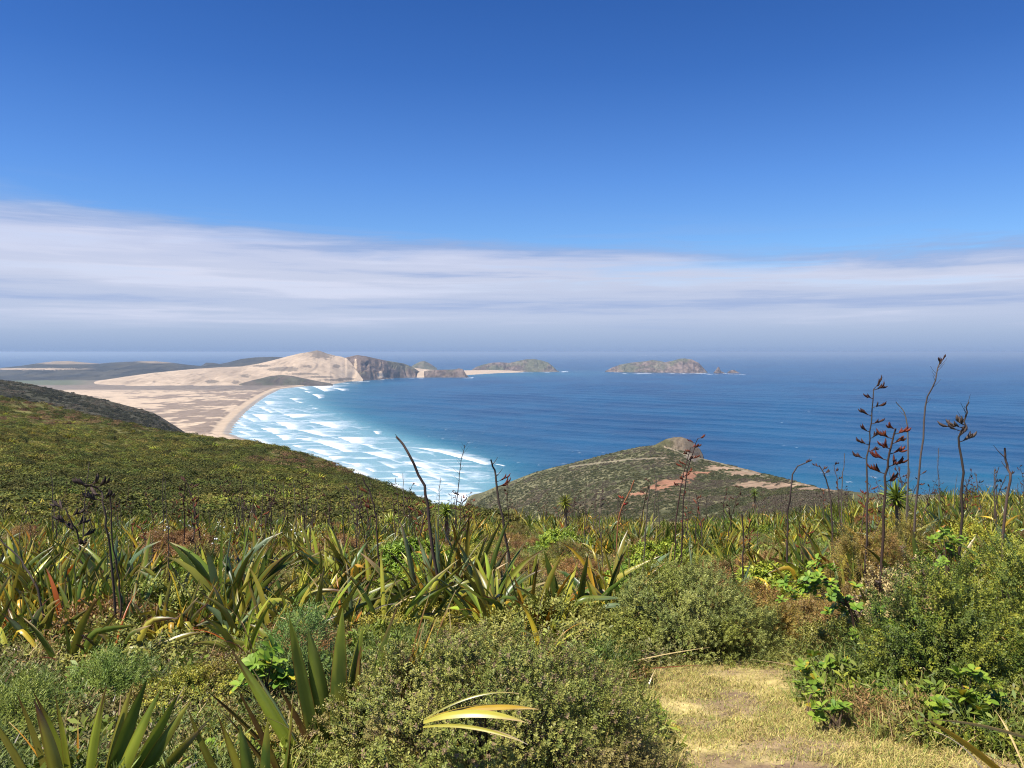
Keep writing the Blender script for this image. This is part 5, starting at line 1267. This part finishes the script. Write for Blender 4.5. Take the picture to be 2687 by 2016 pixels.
# ------------------------------------------------------------------ sky, sun, haze, camera
scn = bpy.context.scene
SUN_EL, SUN_AZ = math.radians(62), math.radians(-122)     # azimuth from the view direction, left negative
sd = np.array([math.sin(SUN_AZ) * math.cos(SUN_EL), math.cos(SUN_AZ) * math.cos(SUN_EL), math.sin(SUN_EL)])
w = bpy.data.worlds.new('World'); scn.world = w; w.use_nodes = True
nt = w.node_tree; nt.nodes.clear(); L = nt.links.new
out = nt.nodes.new('ShaderNodeOutputWorld')
sky = N(nt, 'ShaderNodeTexSky', sky_type='NISHITA'); sky.sun_disc = False
sky.sun_elevation = SUN_EL; sky.sun_rotation = SUN_AZ; sky.altitude = 180; sky.air_density = 1.0; sky.dust_density = .25; sky.ozone_density = 3.0
tc = N(nt, 'ShaderNodeTexCoord'); sep = N(nt, 'ShaderNodeSeparateXYZ'); L(tc.outputs['Generated'], sep.inputs[0])
dx, dy, dz = sep.outputs
hyp = math_('SQRT', math_('ADD', math_('MULTIPLY', dx, dx), math_('MULTIPLY', dy, dy)), 0)
el = math_('DIVIDE', dz, hyp)                            # tangent of the elevation
az = math_('ARCTAN2', dx, dy)
def cvec(sx, sy, off=0.0):
    c = N(nt, 'ShaderNodeCombineXYZ'); L(math_('ADD', math_('MULTIPLY', az, sx), off), c.inputs[0]); L(math_('MULTIPLY', el, sy), c.inputs[1]); return c.outputs[0]
def wnoise(sx, sy, off, detail=5, rough=.55, dist=0.0):
    n = N(nt, 'ShaderNodeTexNoise', Scale=1.0, Detail=detail, Roughness=rough, Distortion=dist); L(cvec(sx, sy, off), n.inputs['Vector']); return n.outputs[0]
n_edge = wnoise(3.2, 22, 3.0, 6, .6, .4)
n_str = wnoise(2.4, 42, 11.0, 6, .55, .3)
n_fine = wnoise(8, 130, 27.0, 5, .6, .3)
n_big = wnoise(1.6, 14, 41.0, 3, .5)
# upper limit of the cloud sheet falls from left to right
lim = math_('ADD', math_('MULTIPLY', az, -.040), .141)
lim = math_('ADD', lim, math_('MULTIPLY', math_('SUBTRACT', n_edge, .5), .060))
lim = math_('ADD', lim, math_('MULTIPLY', math_('SUBTRACT', n_fine, .5), .022))
rel = math_('SUBTRACT', lim, el)                          # >0 inside the sheet
cover = mrange(rel, -.006, .014, 0, 1)
hz_low = mrange(el, .02, .085, 1, 0)
cover = math_('MAXIMUM', cover, hz_low)
wisp = math_('MULTIPLY', mrange(n_str, .50, .68, 0, .42), mrange(rel, -.045, .0, 0, 1))
cover = math_('MAXIMUM', cover, wisp)
holes = mrange(math_('ADD', n_str, math_('MULTIPLY', math_('SUBTRACT', n_fine, .5), .25)), .52, .66, 0, .72)
holes = math_('MULTIPLY', holes, math_('MULTIPLY', mrange(az, -.2, .5, .25, 1), mrange(el, .05, .11, 0, 1)))
cover = math_('MULTIPLY', cover, math_('SUBTRACT', 1, holes))
def ramp(v, stops):
    r = N(nt, 'ShaderNodeValToRGB'); e = r.color_ramp.elements
    while len(e) < len(stops): e.new(.5)
    for k, (pp, c) in enumerate(stops): e[k].position = pp; e[k].color = (*c, 1)
    L(v, r.inputs[0]); return r.outputs[0]
base = ramp(mrange(el, -.02, .18, 0, 1, False), [(0, (.24, .35, .60)), (.10, (.265, .375, .61)), (.14, (.315, .425, .645)), (.22, (.40, .50, .70)), (.31, (.50, .58, .77)), (.42, (.51, .585, .78)), (.56, (.58, .635, .81)), (.75, (.54, .605, .82)), (1.0, (.38, .50, .79))])
lit = math_('ADD', math_('MULTIPLY', math_('SUBTRACT', n_str, .5), 1.0), math_('MULTIPLY', math_('SUBTRACT', n_fine, .5), .35))
lit = math_('ADD', lit, math_('MULTIPLY', math_('SUBTRACT', n_big, .5), .6))
lit = math_('MULTIPLY', lit, mrange(el, .015, .06, .1, 1))
cl = mixc(mrange(lit, 0, .22, 0, .75), base, (.72, .75, .91))
cl = mixc(mrange(lit, -.22, 0, .75, 0), cl, (.33, .44, .71))
cl = mixc(mrange(rel, .002, .034, .9, 0), cl, (.26, .415, .74))
tint = ramp(mrange(el, .08, .46, 0, 1, False), [(0, (.84, 1.13, 1.50)), (.35, (.58, .95, 1.52)), (.7, (.36, .72, 1.32)), (1.0, (.28, .62, 1.20))])
hs = N(nt, 'ShaderNodeVectorMath', operation='MULTIPLY'); L(sky.outputs[0], hs.inputs[0]); L(tint, hs.inputs[1])
b1 = N(nt, 'ShaderNodeBackground', Strength=.061); L(hs.outputs[0], b1.inputs[0])
b2 = N(nt, 'ShaderNodeBackground', Strength=.635); L(cl, b2.inputs[0])
ms = N(nt, 'ShaderNodeMixShader'); L(cover, ms.inputs[0]); L(b1.outputs[0], ms.inputs[1]); L(b2.outputs[0], ms.inputs[2])
L(ms.outputs[0], out.inputs['Surface'])

sl = bpy.data.lights.new('sun', 'SUN'); sl.energy = 5.0; sl.angle = math.radians(.5); sl.color = (1, .945, .84)
so = bpy.data.objects.new('sun', sl); C.objects.link(so)
from mathutils import Vector
so.rotation_euler = Vector(sd).to_track_quat('Z', 'Y').to_euler()

# sea air: one closed box of even haze
hm, nt, out = nodes('haze'); L = nt.links.new
pv = N(nt, 'ShaderNodeVolumePrincipled', Density=HAZE); pv.inputs['Color'].default_value = (.62, .79, 1.0, 1); pv.inputs['Anisotropy'].default_value = .25
L(pv.outputs[0], out.inputs['Volume'])
x0, x1, y0_, y1, z0, z1 = -95000., 95000., -600., 72000., -9., 189.
hv = [(x, y, z) for z in (z0, z1) for y in (y0_, y1) for x in (x0, x1)]
ho = link('haze', mesh_from('haze', hv, [(0, 2, 3, 1), (4, 5, 7, 6), (0, 1, 5, 4), (2, 6, 7, 3), (0, 4, 6, 2), (1, 3, 7, 5)]), hm)
tag(ho, 'pale sea haze that thickens over the far water', 'haze', kind='stuff')

cd = bpy.data.cameras.new('camera'); co = bpy.data.objects.new('camera', cd); C.objects.link(co)
cd.sensor_width = 36; cd.lens = F / 1024 * 36; cd.shift_y = -(384 - HY) / 1024
cd.clip_start = .05; cd.clip_end = 200000
co.location = (0, 0, CAMZ); co.rotation_euler = (math.pi / 2, 0, 0)
scn.camera = co
scn.view_settings.view_transform = 'Standard'; scn.view_settings.look = 'None'; scn.view_settings.exposure = 0.68; scn.view_settings.gamma = 1
scn.cycles.use_denoising = True; scn.cycles.denoiser = 'OPENIMAGEDENOISE'; scn.cycles.denoising_prefilter = 'NONE'; scn.cycles.filter_width = 1.1
scn.cycles.max_bounces = 6; scn.cycles.diffuse_bounces = 2; scn.cycles.glossy_bounces = 2; scn.cycles.transmission_bounces = 3; scn.cycles.volume_bounces = 0
